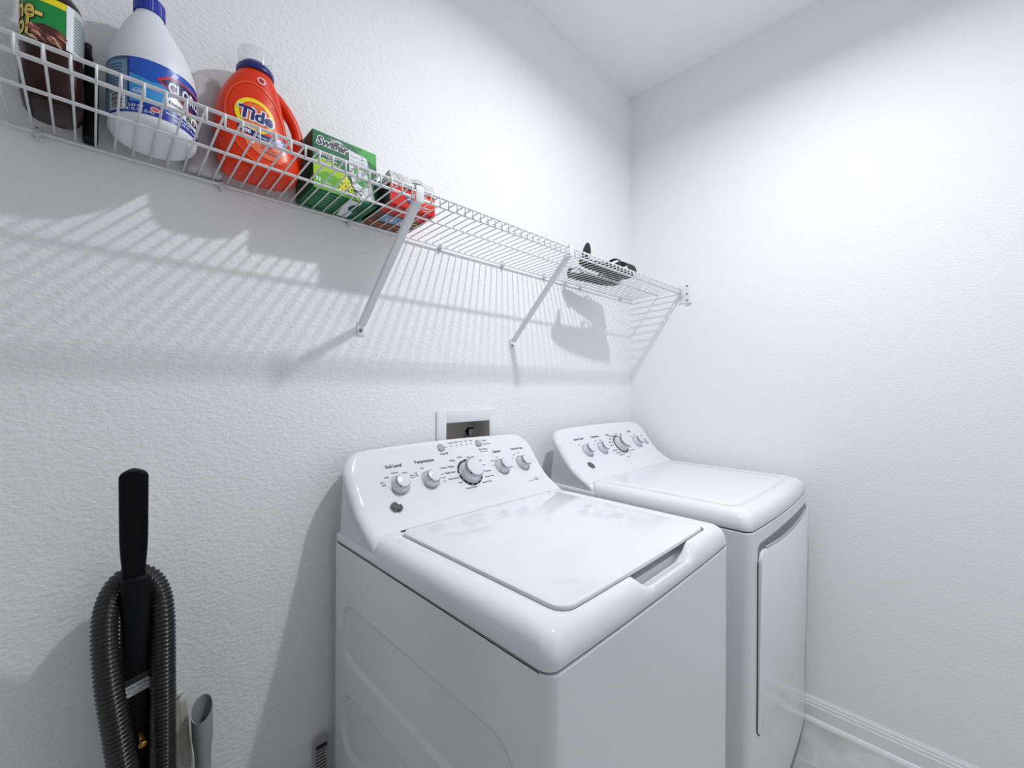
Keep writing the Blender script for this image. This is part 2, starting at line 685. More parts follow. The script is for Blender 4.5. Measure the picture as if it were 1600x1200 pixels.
def logo(mc, root, u, t, r):
    o = Vector(mc.face(u, t, 0))
    n = mc.fnormal(t)
    lg = add('emblem', lathe([(r, -.001), (r, .0022), (r * .88, .0032), (r * .80, .0028)], o, n, 40), M_CHROME, root, True, auto=0.5)
    ink('emblem_field', [ell2(u, t, r * .80, r * .80)], mc.face, .0030, M_DIAL, lg)
    sw = []
    for k in range(4):
        a = PI / 4 + k * PI / 2
        sw.append(ring2(u + r * .60 * math.cos(a), t + r * .60 * math.sin(a), r * .22, r * .13, r * .12, r * .06, 14, a + .6))
    sw += [at2(text2d('G', r * .72, .02, .35), u - r * .18, t + r * .02), at2(text2d('E', r * .66, .02, .35), u + r * .26, t - r * .04)]
    sw.append(ring2(u, t, r * .55, r * .55, r * .49, r * .49, 30))
    ink('emblem_script', sw, mc.face, .0034, M_CHROME, lg)


def words(mc, root, lst, name, m):
    vf = []
    for s, u, t, size, bold in lst:
        vf.append(at2(text2d(s, size, bold), u, t))
    o = ink(name, vf, mc.face, .0009, m, root)
    o['kind'] = 'stuff'                      # dozens of tiny printed words
    return o


def feet(mc, root):
    for fx in (mc.x0 + .05, mc.x1 - .05):
        for fy in (mc.y0 + .06, mc.y1 - .06):
            add('foot', lathe([(.018, 0), (.022, .004), (.022, .014), (.010, .016), (.010, .034)], (fx, fy, 0), n=20), M_BLACK, root, True, auto=0.6)


# ---- washer
wm = Machine(0.430, 1.116, 0.3587, 0.0045)
wr = thing('washing_machine', 'white top-loading washing machine with five-knob sloping console nearest the camera', 'washer', (wm.xc, (wm.y0 + wm.y1) / 2, 0))
add('cabinet', wm.rings([(.010, .030, .012), (.0, .034, .020), (0, .8770, .020), (.002, .8795, .018), (.012, .879, .012), (.012, .886, .012)], open_left=True), M_ENAMEL, wr, True, auto=0.5)
add('side_panel', emboss_side(wm.x0, wm.y0 + .020, wm.y1 - .020, .034, .8795,
                              [(.425, 1.012, .612, .748, .05), (.425, 1.012, .396, .536, .05), (.425, 1.012, .18, .32, .05)]), M_ENAMEL, wr, True)
add('top_gap', wm.rings([(.006, .876, .018), (.006, .890, .018)]), M_GAP, wr)
LXA, LXB, LYA, LYB = .498, 1.048, .3905, .868
cv = wm.cov
cov = wm.rings([cv(.008, .886, .014, .845), cv(.001, .8835, .021, .8465), cv(.0, .886, .022, .847), cv(.0015, .900, .022, .848), cv(.005, .913, .022, .851), cv(.011, .9225, .022, .856), cv(.019, .9285, .024, .862),
                ('abs', .466, 1.080, .3860, .872, .9315, .026, .004), ('abs', LXA - .006, LXB + .006, LYA - .004, LYB + .004, .9315, .030, .004),
                ('abs', LXA - .003, LXB + .003, LYA - .003, LYB + .003, .9300, .030, .012), ('abs', LXA - .002, LXB + .002, LYA - .002, LYB + .002, .912, .030, .012),
                ('abs', LXA + .012, LXB - .012, LYA + .012, LYB - .012, .905, .03, .012)], scoop=True)
add('back_rail', wm.rings([('abs', wm.x0 + i_, wm.x1 - i_, wm.dy + .825, wm.y1 - i_, z_, .002, .02) for i_, z_ in ((.008, .886), (.0012, .8839), (.0006, .886), (.0012, .899), (.004, .9015))]), M_PLASTIC, wr, True, auto=0.9)
add('top_cover', cov, M_PLASTIC, wr, True, auto=0.9)
lid = wm.rings([('abs', LXA + .004, LXB - .004, LYA + .004, LYB - .004, .9255, .028), ('abs', LXA + .0015, LXB - .0015, LYA + .0015, LYB - .0015, .9275, .030),
                ('abs', LXA + .001, LXB - .001, LYA + .001, LYB - .001, .9315, .030), ('abs', LXA + .0025, LXB - .0025, LYA + .0025, LYB - .0025, .9345, .029),
                ('abs', LXA + .007, LXB - .007, LYA + .007, LYB - .007, .9360, .027)])
add('lid', lid, M_PLASTIC, wr, True, auto=0.7)
add('lid_seam', join(box(LXA + .008, LXB - .008, LYB - .0008, LYB + .0035, .920, .9325)), M_GAP, wr)
con = console(wm, wr)
KT = .1795
for u, t, R, rk, h, b in ((.565, KT, .029, .0215, .026, 0), (.6595, KT, .029, .0215, .026, 0), (.798, KT, .043, .0330, .034, 1), (.932, KT, .029, .0215, .026, 0), (1.027, KT, .029, .0215, .026, 0)):
    knob(wm, wr, con, u, t, R, rk, h, b)
for u in (.7304, .8741):
    b = add('button', lathe([(.0105, -.001), (.0105, .002), (.0085, .0035), (.001, .0038)], wm.face(u, .2665, 0), wm.fnormal(.2665), 28), M_LGREY, wr, True, auto=0.6)
    add('button_rim', lathe([(.0125, -.001), (.0125, .0012), (.0105, .0014)], wm.face(u, .2665, 0), wm.fnormal(.2665), 28, cap1=False), M_CHROME, b, True)
logo(wm, wr, .5325, .1196, .0165)
W1 = [('Soil Level', .565, .234, .0125, .02), ('Temperature', .6600, .235, .0120, .02), ('Options', .9345, .233, .0105, .02), ('Stain PreTreat', 1.0295, .234, .0095, .015),
      ('Normal', .562, .2155, .0062, .01), ('Light', .5365, .2065, .0062, .01), ('Extra', .5225, .194, .0060, .01), ('Light', .5225, .187, .0060, .01),
      ('Heavy', .5905, .2115, .0060, .01), ('Extra', .6085, .201, .0055, .01), ('Heavy', .6085, .195, .0055, .01),
      ('Cold', .645, .216, .0058, .01), ('Tap', .6215, .205, .0058, .01), ('Cold', .6215, .198, .0058, .01), ('Warm', .7035, .178, .0055, .01), ('Hot', .7010, .167, .0055, .01), ('Cool', .7035, .189, .0055, .01),
      ('Colors', .782, .2315, .0072, .012), ('Whites', .7535, .2240, .0072, .012), ('Towels / Sheets', .7265, .2070, .0076, .012), ('Bulky Items', .7320, .1895, .0076, .012),
      ('Heavy Duty', .7335, .1700, .0076, .012), ('Soak', .7495, .1540, .0072, .012), ('Drain & Spin', .7790, .1310, .0078, .012), ('Speed Wash', .8430, .1395, .0074, .012),
      ('Active Wear', .8640, .1560, .0074, .012), ('Delicates', .8665, .1740, .0070, .012), ('Jeans', .8600, .1960, .0070, .012), ('Casual', .8500, .2120, .0070, .012), ('Easy Care', .8240, .2270, .0070, .012),
      ('Deep Rinse', .9065, .204, .0050, .01), ('Rinse', .9265, .2135, .0050, .01), ('Off', .8985, .189, .0050, .01), ('Softener', .9700, .172, .0050, .01), ('Both', .9680, .183, .0050, .01),
      ('Wine', 1.006, .2125, .0050, .01), ('Grass', 1.0265, .2185, .0050, .01), ('Off', .9905, .203, .0050, .01),
      ('Deep Fill', .7345, .2480, .0078, .012), ('Start / Pause', .8845, .2465, .0070, .012), ('Hold 3 seconds', .8845, .2395, .0050, .008),
      ('Sensing', .7690, .2770, .0058, .01), ('Wash', .7890, .2775, .0058, .01), ('Rinse', .8090, .2780, .0058, .01), ('Spin', .8290, .2785, .0058, .01), ('Done', .8490, .2785, .0058, .01),
      ('Pause', .9035, .2740, .0064, .01), ('Lid Locked', .9080, .2625, .0064, .01)]
words(wm, wr, W1, 'console_lettering', M_INK)
dots = [ell2(.7505 + .0195 * k, .2665 + .0006 * k, .0016, .0016, 10) for k in range(6)] + [rect2(.7445 + .0195 * k, .7470 + .0195 * k, .2661, .2669) for k in range(6)]
dots += [ell2(.892, .2740, .0015, .0015, 10), ell2(.889, .2625, .0015, .0015, 10)]
ink('console_dots', dots, wm.face, .0009, M_INK, wr)['kind'] = 'stuff'
words(wm, wr, [('ENERGY STAR', 1.020, .108, .0062, .01), ('energy', 1.064, .116, .0042, .0), ('4.2 cu ft', 1.064, .109, .0042, .0)], 'badge_lettering', M_LGREY)
ink('badge_ring', [ring2(1.0435, .1125, .0072, .0072, .0058, .0058, 24), at2(text2d('e', .009, .02), 1.0435, .1128)], wm.face, .0008, M_GINK, wr)
feet(wm, wr)

# ---- dryer
dm = Machine(1.231, 1.912, 0.3428, 0.0145)
dr = thing('clothes_dryer', 'white front-loading clothes dryer with four-knob sloping console by the right wall', 'dryer', (dm.xc, (dm.y0 + dm.y1) / 2, 0))
SLZ = .845
add('cabinet', dm.rings([(.010, .030, .012), (.0, .034, .020), (0, .8770, .020), (.002, .8795, .018), (.012, .879, .012), (.012, .886, .012)]), M_ENAMEL, dr, True, auto=0.5)
add('top_gap', dm.rings([(.006, .876, .018), (.006, .890, .018)]), M_GAP, dr)
cv = dm.cov
add('top_cover', dm.rings([cv(.008, .886, .014, .845), cv(.001, .8835, .021, .8465), cv(.0, .886, .022, .847), cv(.0015, .900, .024, .848), cv(.005, .913, .026, .851), cv(.012, .9225, .030, .856), cv(.022, .9285, .034, .862),
                           cv(.034, .9312, .036, .872), cv(.058, .9318, .036, .872), cv(.0595, .9308, .036, .872), cv(.0620, .9308, .036, .872), cv(.064, .9318, .036, .872), cv(.10, .932, .03, .872)]), M_PLASTIC, dr, True, auto=0.9)
add('back_rail', dm.rings([('abs', dm.x0 + i_, dm.x1 - i_, dm.dy + .825, dm.y1 - i_, z_, .002, .02) for i_, z_ in ((.008, .886), (.0012, .8839), (.0006, .886), (.0012, .899), (.004, .9015))]), M_PLASTIC, dr, True, auto=0.9)
dcon = console(dm, dr)
for u, t, R, rk, h, b in ((1.384, .185, .029, .0215, .026, 0), (1.488, .185, .029, .0215, .026, 0), (1.631, .187, .043, .0330, .034, 1), (1.773, .185, .029, .0215, .026, 0)):
    knob(dm, dr, dcon, u, t, R, rk, h, b)
b = add('button', lathe([(.0125, -.001), (.0125, .003), (.010, .005), (.001, .0055)], dm.face(1.852, .180, 0), dm.fnormal(.18), 28), M_KNOBG, dr, True, auto=0.6)
add('button_rim', lathe([(.0150, -.001), (.0150, .0016), (.0125, .002)], dm.face(1.852, .180, 0), dm.fnormal(.18), 28, cap1=False), M_CHROME, b, True)
logo(dm, dr, 1.3435, .1202, .0165)
W2 = [('Sensor Level', 1.366, .238, .0120, .02), ('Temperature', 1.478, .238, .0110, .02), ('Cycles', 1.570, .238, .0100, .02), ('Signal', 1.755, .240, .0110, .02), ('Start', 1.842, .2120, .0085, .02),
      ('Less', 1.352, .215, .0070, .01), ('More', 1.412, .2125, .0070, .01), ('Low', 1.467, .219, .0075, .01), ('High', 1.502, .219, .0075, .01), ('Air', 1.446, .205, .0070, .01),
      ('Mixed Loads', 1.600, .2300, .0078, .012), ('Cottons', 1.579, .2170, .0078, .012), ('Easy Care', 1.570, .2035, .0078, .012), ('Delicates', 1.562, .1890, .0078, .012),
      ('Warm Up', 1.565, .1640, .0085, .015), ('Damp Dry', 1.578, .1510, .0085, .015), ('Speed Dry', 1.590, .1390, .0085, .015), ('Timed', 1.624, .1230, .0085, .015),
      ('Jeans', 1.645, .2380, .0070, .01), ('Towels', 1.674, .2330, .0070, .01), ('Fluff', 1.692, .1650, .0070, .01), ('Dewrinkle', 1.690, .1510, .0070, .01), ('20', 1.662, .138, .0070, .01), ('40', 1.650, .128, .0070, .01),
      ('Off', 1.748, .2150, .0070, .01), ('Loud', 1.782, .2200, .0070, .01)]
words(dm, dr, W2, 'console_lettering', M_INK)
# door with a bowed handle slot above it
x0d, x1d = 1.284, 1.897


def yfront(x, off):
    return dm.bend(x, dm.y0) - off


def slab(xs, ztop, zbot, o0, o1, o2=None):
    """upright slab that follows the bowed front: xs positions, ztop(x), zbot(x), offsets in front of the face"""
    v, f = [], []
    for x in xs:
        zt, zb = ztop(x), zbot(x)
        e = min(.004, (zt - zb) / 3)
        ob_ = o1 if o2 is None else o2
        for o, z in ((o0, zb), (ob_ - .0004 if o2 else o1 - .002, zb), (ob_, zb + e), (o1, zt - e), (o1 - .002, zt), (o0, zt)):
            v.append((x, yfront(x, o), z))
    n = 6
    for i in range(len(xs) - 1):
        for k in range(n):
            a, b2 = i * n + k, i * n + (k + 1) % n
            f.append((a, a + n, b2 + n, b2))
    f.append(tuple(range(n)))
    f.append(tuple(range(len(v) - 1, len(v) - 1 - n, -1)))
    return v, f


def corner(x, r):
    d = min(x - x0d, x1d - x)
    return 0 if d >= r else r - math.sqrt(max(r * r - (r - d) ** 2, 0))


xs = [x0d + q for q in (0, .001, .004, .009, .016, .024, .03)] + [x0d + .03 + (x1d - x0d - .06) * k / 24 for k in range(1, 24)] + [x1d - q for q in (.03, .024, .016, .009, .004, .001, 0)]
sagf = lambda x: .026 * (1 - ((x - (x0d + x1d) / 2) / ((x1d - x0d) / 2)) ** 2) * .9
ztop_door = lambda x: .8225 - corner(x, .03) - sagf(x) * .55 - .012 * max(0, (x - 1.6) / .27) * 0
zbot_door = lambda x: .316 + corner(x, .02)
gx = [x0d - .004 + (x1d - x0d + .008) * k / 40 for k in range(41)]
add('door_gap', slab(gx, lambda x: ztop_door(min(max(x, x0d), x1d)) - .001 if x0d < x < x1d else .79, lambda x: .312 if x0d < x < x1d else .33, .0006, .0016), M_GAP, dr)
dd = add('door', slab(xs, ztop_door, zbot_door, .0008, .0095, .0030), M_ENAMEL, dr, True, auto=0.6)
zs_top = lambda x: .8455 - .006 * ((x - 1.58) / .29) ** 2 - corner(x, .022) * .8
slot = slab(xs, lambda x: max(zs_top(x), ztop_door(x) - .004), lambda x: ztop_door(x) - .012, .0004, .0014)
add('handle_slot', slot, mat('slot_grey', (0.16, 0.18, 0.20, 1), 0.4), dr)
hx = [1.335 + (1.85 - 1.335) * k / 20 for k in range(21)]
add('handle_lip', slab(hx, lambda x: ztop_door(x) + .006, lambda x: ztop_door(x) - .006, .001, .0075), mat('lip_grey', (0.42, 0.46, 0.49, 1), 0.35), dr, True, auto=0.6)
feet(dm, dr)

# ------------------------------------------------------------------ supply box in the wall
ob = thing('washer_outlet_box', 'white recessed laundry supply box in the wall behind the washing machine', 'outlet box', (.89, D, .99))
OX0, OX1, OZ0, OZ1 = .7615, 1.0166, .985, 1.189
fr_ = []
yo, yi = D - .007, D
add('faceplate', join(rbox(OX0, HX0 + .002, yo, yi, OZ0, OZ1, .0025), rbox(HX1 - .002, OX1, yo, yi, OZ0, OZ1, .0025),
                      rbox(HX0, HX1, yo + .0003, yi, HZ1 - .002, OZ1 - .0003, .0025), rbox(HX0, HX1, yo + .0003, yi, OZ0 + .0003, HZ0 + .002, .0025)), M_PLASTIC, ob, True, auto=0.5)
rv = [(HX0, D, HZ0), (HX1, D, HZ0), (HX1, D, HZ1), (HX0, D, HZ1)]
i_ = .0015
add('recess', join(box(HX0, HX0 + i_, D - .001, D + .095, HZ0, HZ1), box(HX1 - i_, HX1, D - .001, D + .095, HZ0, HZ1), box(HX0, HX1, D - .001, D + .095, HZ1 - i_, HZ1),
                   box(HX0, HX1, D - .001, D + .095, HZ0, HZ0 + i_), box(HX0, HX1, D + .093, D + .095, HZ0, HZ1)), mat('recess_shaded_white', (0.62, 0.60, 0.56, 1), 0.45), ob)  # white plastic greyed, the recess shade is in its colour
vx, vy = .922, D + .045
va = add('valve', lathe([(.013, HZ0), (.013, 1.07), (.010, 1.075), (.010, 1.092), (.013, 1.094), (.013, 1.102)], (vx, vy, 0), n=24), M_GREYTUBE, ob, True, auto=0.6)
add('valve_handle', join(rbox(vx - .012, vx + .012, vy - .022, vy - .012, 1.098, 1.126, .002), tube([(vx, vy - .013, 1.11), (vx, vy + .004, 1.11)], .006, 12)), M_BLACK, va)
add('valve_tag', join(*[box(vx - .008, vx + .008, vy - .0226, vy - .0218, 1.101 + .007 * k, 1.104 + .007 * k) for k in range(3)]), M_TRIM, va)

# ------------------------------------------------------------------ wire shelf
SF, TILT = .8367, -0.0557
ZW = lambda y: 1.7205 + TILT * (y - SF)          # wire centre height
RX = math.atan(TILT)
XS0 = -0.60
sh = thing('wire_shelf', 'long white ventilated wire shelf fixed along the back wall', 'shelf', ((XS0 + W) / 2, 1.0, ZW(1.0)))
xe = W - .004
add('rod', tube([(XS0, SF + .002, 1.7192), (xe, SF + .002, 1.7192)], .0031, 10), M_WIRE, sh, True)
add('rod', tube([(XS0, SF + .002, 1.6970), (xe, SF + .002, 1.6970)], .0031, 10), M_WIRE, sh, True)
add('rod', tube([(XS0, .9540, ZW(.954) - .0048), (xe, .9540, ZW(.954) - .0048)], .0029, 10), M_WIRE, sh, True)
add('rod', tube([(XS0, D - .010, ZW(D - .01) - .0040), (xe, D - .010, ZW(D - .01) - .0040)], .0031, 10), M_WIRE, sh, True)
wpts = [(0, D - .0085, ZW(D - .0085))] + [(0, SF + .004, ZW(SF + .004)), (0, SF + .0005, ZW(SF) - .0006), (0, SF - .0012, ZW(SF) - .003), (0, SF - .0012, 1.6950)]
ww = None
k0 = int((XS0 + .0735) / .0254) + 1
x = -.0735 - 20 * .0254
while x < xe - .004:
    if x > XS0 + .005:
        if ww is None:
            ww = add('wire', tube([(x, q[1], q[2]) for q in wpts], .0019, 6), M_WIRE, sh, True)
            xw0 = x
        else:
            link_copy(ww, sh, dx=x - xw0)
    x += .0254
clip0 = None
for cx in (-.069, .197, .480, .771, 1.040, 1.270, 1.511, 1.845):
    if clip0 is None:
        zc = ZW(D - .01) - .004
        clip0 = add('wall_clip', join(rbox(cx - .0045, cx + .0045, D - .0150, D - .0003, zc - .006, zc + .005, .0015), rbox(cx - .002, cx + .002, D - .008, D - .0003, zc - .014, zc + .011, .0008)), M_CLEAR, sh, True, auto=0.5)
        s0 = add('clip_nail', lathe([(.0014, 0), (.0014, -.001), (.0006, -.0015)], (cx, D - .008, zc + .009), (0, 1, 0), 10), M_SCREW, clip0)
        cx0 = cx
    else:
        c = link_copy(clip0, sh, dx=cx - cx0)
        link_copy(s0, c)


def bracket(x, label, bend_x):
    b = thing('shelf_bracket', label, 'bracket', (x, D, 1.405), 'diagonal shelf brackets')
    xt, xb = x + bend_x, x
    # slim channel: broad face towards the room
    T, B = Vector((xt, SF + .012, 1.6965)), Vector((xb, D - .006, 1.4345))
    d = (B - T).normalized()
    n = Vector((0, d.z, -d.y)).normalized()          # room-facing normal in the yz plane
    if n.y > 0:
        n = -n
    w = .0105
    v = []
    for p in (T, B):
        for sx, o in ((-w, 0), (-w, .007), (-w + .002, .0085), (w - .002, .0085), (w, .007), (w, 0), (w - .002, 0), (w - .002, .006), (-w + .002, .006), (-w + .002, 0)):
            v.append(tuple(p + Vector((sx, 0, 0)) + n * o))
    m = 10
    f = [(k, (k + 1) % m, m + (k + 1) % m, m + k) for k in range(m)] + [tuple(range(m)), tuple(range(2 * m - 1, m - 1, -1))]
    add('strut', (v, f), M_BRACK, b)
    add('foot_plate', join(rbox(xb - .0105, xb + .0105, D - .0035, D - .0002, 1.4035, 1.440, .0012)), M_BRACK, b, True, auto=0.5)
    add('screw', lathe([(.0045, 0), (.0045, .0012), (.003, .0026), (.001, .003)], (xb, D - .0035, 1.4165), (0, -1, 0), 16), M_SCREW, b, True)
    add('hook_plate', join(rbox(xt - .0105, xt + .0105, SF - .0050, SF - .0032, 1.6900, 1.7245, .0006), rbox(xt - .0105, xt + .0105, SF - .005, SF + .008, 1.7232, 1.7248, .0006),
                           rbox(xt - .0105, xt + .0105, SF - .005, SF + .018, 1.6890, 1.6905, .0006)), M_BRACK, b, True, auto=0.5)
    return b


bracket(.515, 'white diagonal shelf bracket in front of the red box', .014)
bracket(1.094, 'white diagonal shelf bracket left of the black sandals', .004)
eb = thing('shelf_end_bracket', 'white end bracket holding the wire shelf against the right wall', 'bracket', (W, .83, 1.66))
add('wall_plate', rbox(W - .004, W - .0002, .800, .852, 1.655, 1.742, .0015), M_PLASTIC, eb, True, auto=0.5)
add('cradle', join(rbox(W - .022, W - .003, .828, .850, 1.6880, 1.6925, .001), rbox(W - .022, W - .003, .826, .831, 1.690, 1.728, .001), rbox(W - .020, W - .003, .846, .852, 1.690, 1.705, .001)), M_BRACK, eb)
add('lower_tab', rbox(W - .012, W - .0002, .790, .815, 1.6535, 1.6570, .001), M_BRACK, eb)
for y_, z_ in ((.812, 1.735), (.812, 1.698), (.812, 1.668)):
    add('screw', lathe([(.0042, 0), (.0042, .0014), (.001, .0026)], (W - .004, y_, z_), (-1, 0, 0), 14), M_SCREW, eb, True)


# ------------------------------------------------------------------ goods on the shelf (local metres, origin on the wires)
def good(name, label, cat, x, y, rz=0.0, group=None):
    return thing(name, label, cat, (x, y, ZW(y) + .0021), group, rx=RX, rz=rz)


def L(name, vf, m, p, smooth=False, auto=None, **k):
    return add(name, vf, m, p, smooth, local=True, auto=auto, **k)


def inkL(name, vfs, fn, off, m, p):
    return add(name, mapped(fn, join(*vfs), off), m, p, local=True)


def wrapper(a, b, e, cx=0, cy=0):
    """arc length from the front (-y) centre of a superellipse section -> point; positive to +x"""
    N = 400
    pts = []
    for k in range(N + 1):
        t = -PI / 2 + 2 * PI * (k / N - .5)
        x, y = sup(t, a, b, e)
        pts.append((cx + x, cy + y))
    s = [0]
    for p, q in zip(pts, pts[1:]):
        s.append(s[-1] + math.hypot(q[0] - p[0], q[1] - p[1]))
    mid = s[N // 2]
    s = [q - mid for q in s]

    def fn(u, v, off):
        u = min(max(u, s[0]), s[-1])
        lo, hi = 0, N
        while hi - lo > 1:
            m = (lo + hi) // 2
            if s[m] <= u:
                lo = m
            else:
                hi = m
        k = (u - s[lo]) / max(s[hi] - s[lo], 1e-9)
        p, q = pts[lo], pts[hi]
        tx, ty = q[0] - p[0], q[1] - p[1]
        l = math.hypot(tx, ty) or 1
        return (p[0] + tx * k + ty / l * off, p[1] + ty * k - tx / l * off, v)
    return fn


# ---- bleach bottle
cl = good('bleach_bottle', 'white bleach bottle with blue label and blue cap', 'bottle', .0796, 1.025)
R_ = .064
M_BOTW = mat('white_hdpe', (0.78, 0.81, 0.84, 1), 0.42)
secs = [(0, 0, .0, .046, .046, 2), (0, 0, .0015, .052, .052, 2), (0, 0, .006, .059, .059, 2), (0, 0, .013, .0632, .0632, 2), (0, 0, .019, R_, R_, 2), (0, 0, .110, R_, R_, 2),
        (0, 0, .122, .0640, .0640, 2), (-.0005, 0, .138, .0622, .0622, 2), (-.0015, 0, .156, .0565, .0565, 2), (-.003, 0, .176, .0470, .0470, 2), (-.005, 0, .196, .0365, .0365, 2),
        (-.006, 0, .212, .0270, .0270, 2), (-.006, 0, .220, .0215, .0215, 2), (-.006, 0, .236, .0190, .0190, 2)]
UPZ = lambda z: z if z < .12 else .12 + (z - .12) * 1.17
secs = [(a, b, UPZ(z), c, d_, e) for a, b, z, c, d_, e in secs]
L('body', loft(secs, 64), M_BOTW, cl, True, auto=0.9)
nk = 72
v, f = [], []
for i, (r, z, fl) in enumerate(((.0210, .2235, 0), (.0225, .2245, .0006), (.0225, .2500, .0006), (.0205, .2530, 0), (.001, .2535, 0))):
    for k in range(nk):
        t = 2 * PI * k / nk
        rr = r + (fl if k % 2 else 0)
        v.append((-.006 + rr * math.cos(t), rr * math.sin(t), z + .0175))
for i in range(4):
    for k in range(nk):
        f.append((i * nk + k, i * nk + (k + 1) % nk, (i + 1) * nk + (k + 1) % nk, (i + 1) * nk + k))
L('cap', (v, f), mat('blue_cap', srgb(24, 42, 160), 0.35), cl)
w = wrapper(R_, R_, 2)
dg = R_ * PI / 180
Z0, Z1 = .0205, .1185
lab = L('label', mapped(w, rect2(-135 * dg, 160 * dg, Z0, Z1, 90, 1), .0004), mat('label_blue', srgb(24, 52, 158), 0.3), cl)
M_LB = mat('label_sky', srgb(60, 150, 215), 0.3)
M_LC = mat('label_mid_blue', srgb(28, 86, 190), 0.3)
M_LW = mat('label_white', srgb(236, 240, 244), 0.35)
M_LR = mat('label_red', srgb(196, 42, 62), 0.35)
M_LN = mat('label_navy', srgb(22, 28, 92), 0.35)
M_LS = mat('label_steel', srgb(120, 150, 178), 0.35)
P = lambda pts, c=3: poly2([(a * dg, b) for a, b in pts], c)
inkL('label_sweep', [P([(-34, .094), (-34, .117), (30, .117), (62, .112), (62, .085), (8, .070)])], w, .0007, M_LC, lab)
inkL('label_sweep', [P([(-34, .0905), (-8, .080), (6, .083), (46, .108), (96, .108), (96, .055), (40, .052), (20, .040), (-34, .040)])], w, .0009, M_LB, lab)
inkL('label_sweep', [P([(14, .066), (26, .070), (96, .055), (96, .030), (60, .034), (24, .043), (5, .052)])], w, .0011, M_LW, lab)
inkL('side_panel', [rect2(-88 * dg, -36.5 * dg, .0235, .1155, 20, 1)], w, .0008, M_LS, lab)
lines = [rect2(-84 * dg, -42 * dg + random.uniform(-6, 0) * dg, .062 + .0052 * k, .0645 + .0052 * k, 14, 1) for k in range(9)]
lines += [rect2(-37.6 * dg, -36.2 * dg, .0225, .1160), rect2(-88 * dg, -36.5 * dg, .1120, .1150, 16, 1)]
inkL('small_print', lines, w, .0010, mat('label_steel_dark', srgb(62, 92, 128), 0.35), lab)
inkL('barcode_field', [rect2(-66 * dg, -40 * dg, .0255, .0555, 10, 1)], w, .0010, M_LW, lab)
bars = []
z = .0275
while z < .053:
    t = random.choice((.0008, .0012, .0018))
    bars.append(rect2(-63 * dg, -44 * dg, z, z + t, 8, 1))
    z += t + random.choice((.0009, .0013))
inkL('barcode', bars, w, .0013, M_INK, lab)
# red and navy diamond with the name
inkL('badge', [P([(-2, .0890), (16, .1055), (76, .1055), (94, .0860), (76, .0600), (38, .0600)], 4)], w, .0014, M_LR, lab)
inkL('badge', [P([(4, .0885), (18, .1020), (75, .1020), (89, .0860), (74, .0640), (38, .0640)], 4)], w, .0017, M_LN, lab)
inkL('brand_name', [at2(text2d('CLOROX', .0275, .03), 46 * dg, .0835, 0, .66)], w, .0021, M_LW, lab)
inkL('slogan', [at2(text2d('Disinfecting', .0080, .02), 30 * dg, .0555, -.05), at2(text2d('BLEACH', .0140, .03), 62 * dg, .0455)], w, .0015, M_INK, lab)
inkL('benefit_lines', [at2(text2d('Whitens Brightens', .0062, .015), 30 * dg, .0345), at2(text2d('Kills 99.9% of germs', .0062, .015), 44 * dg, .0275)], w, .0013, M_LW, lab)
inkL('volume', [at2(text2d('2.53 QT', .0062, .02), -26 * dg, .0320), at2(text2d('81 FL OZ (2.4L)', .0058, .02), -21 * dg, .0255)], w, .0013, M_LW, lab)
inkL('seal', [ell2(-3 * dg, .0320, .0070, .0052, 24)], w, .0013, mat('seal_coral', srgb(214, 96, 92), 0.4), lab)
inkL('seal_ring', [ring2(-3 * dg, .0320, .0060, .0044, .0050, .0035, 24), ring2(-24 * dg, .0590, .0070, .0042, .0060, .0034, 24)], w, .0015, M_LW, lab)
inkL('oval_script', [at2(text2d('queen', .0058, .01, .3), -24 * dg, .0590)], w, .0015, M_LW, lab)

# ---- pine cleaner bottle
pb = good('cleaner_bottle', 'dark amber bottle of pine cleaner with green and yellow label', 'bottle', -.0475, 1.027)
M_AMB = mat('amber_plastic', srgb(40, 12, 8), 0.30, spec=0.3)
ps = [(0, 0, 0, .026, .040, 3), (0, 0, .003, .030, .046, 3.2), (0, 0, .012, .0345, .051, 3.6), (0, 0, .030, .0360, .053, 3.8), (0, 0, .052, .0365, .0535, 4), (0, 0, .070, .0335, .0500, 3.6),
      (0, 0, .080, .0345, .0515, 3.6), (0, 0, .086, .0350, .0520, 3.6), (0, 0, .166, .0350, .0520, 3.6), (0, 0, .176, .0330, .0480, 3.2), (0, 0, .192, .0260, .0360, 2.6), (0, 0, .206, .0190, .0230, 2.2),
      (0, 0, .214, .0165, .0165, 2), (0, 0, .226, .0160, .0160, 2)]
ps = [(a, b, z, c, d_ * .955 if d_ > .03 else d_, e) for a, b, z, c, d_, e in ps]
L('body', loft(ps, 64), M_AMB, pb, True, auto=0.9)
L('cap', lathe([(.0185, .222), (.0190, .224), (.0190, .246), (.017, .249), (.001, .2495)], n=32), mat('dark_brown_cap', srgb(60, 26, 18), 0.35), pb, True, auto=0.6)
wp = wrapper(.0350, .0520 * .955, 3.6)
lab = L('label', mapped(wp, rect2(-.075, .100, .088, .163, 90, 1), .0004), mat('label_green', srgb(12, 140, 60), 0.3), pb)
inkL('yellow_band', [rect2(-.075, .0170, .152, .163, 40, 1)], wp, .0008, mat('label_yellow', srgb(245, 228, 20), 0.3), lab)
inkL('side_panel', [rect2(.0165, .100, .088, .163, 40, 1)], wp, .0008, mat('label_pale', srgb(196, 206, 204), 0.35), lab)
sl = []
for k in range(12):
    sl.append(rect2(.0245, .0245 + random.uniform(.030, .045), .094 + .0050 * k, .0962 + .0050 * k, 16, 1))
inkL('small_print', sl, wp, .0011, mat('label_grey_print', srgb(110, 132, 140), 0.4), lab)
inkL('panel_edge', [rect2(.0160, .0205, .088, .163, 3, 1)], wp, .0012, M_LW, lab)
pn = at2(text2d('Pine-', .0430, .028), -.0350, .1345, -.06, .60)
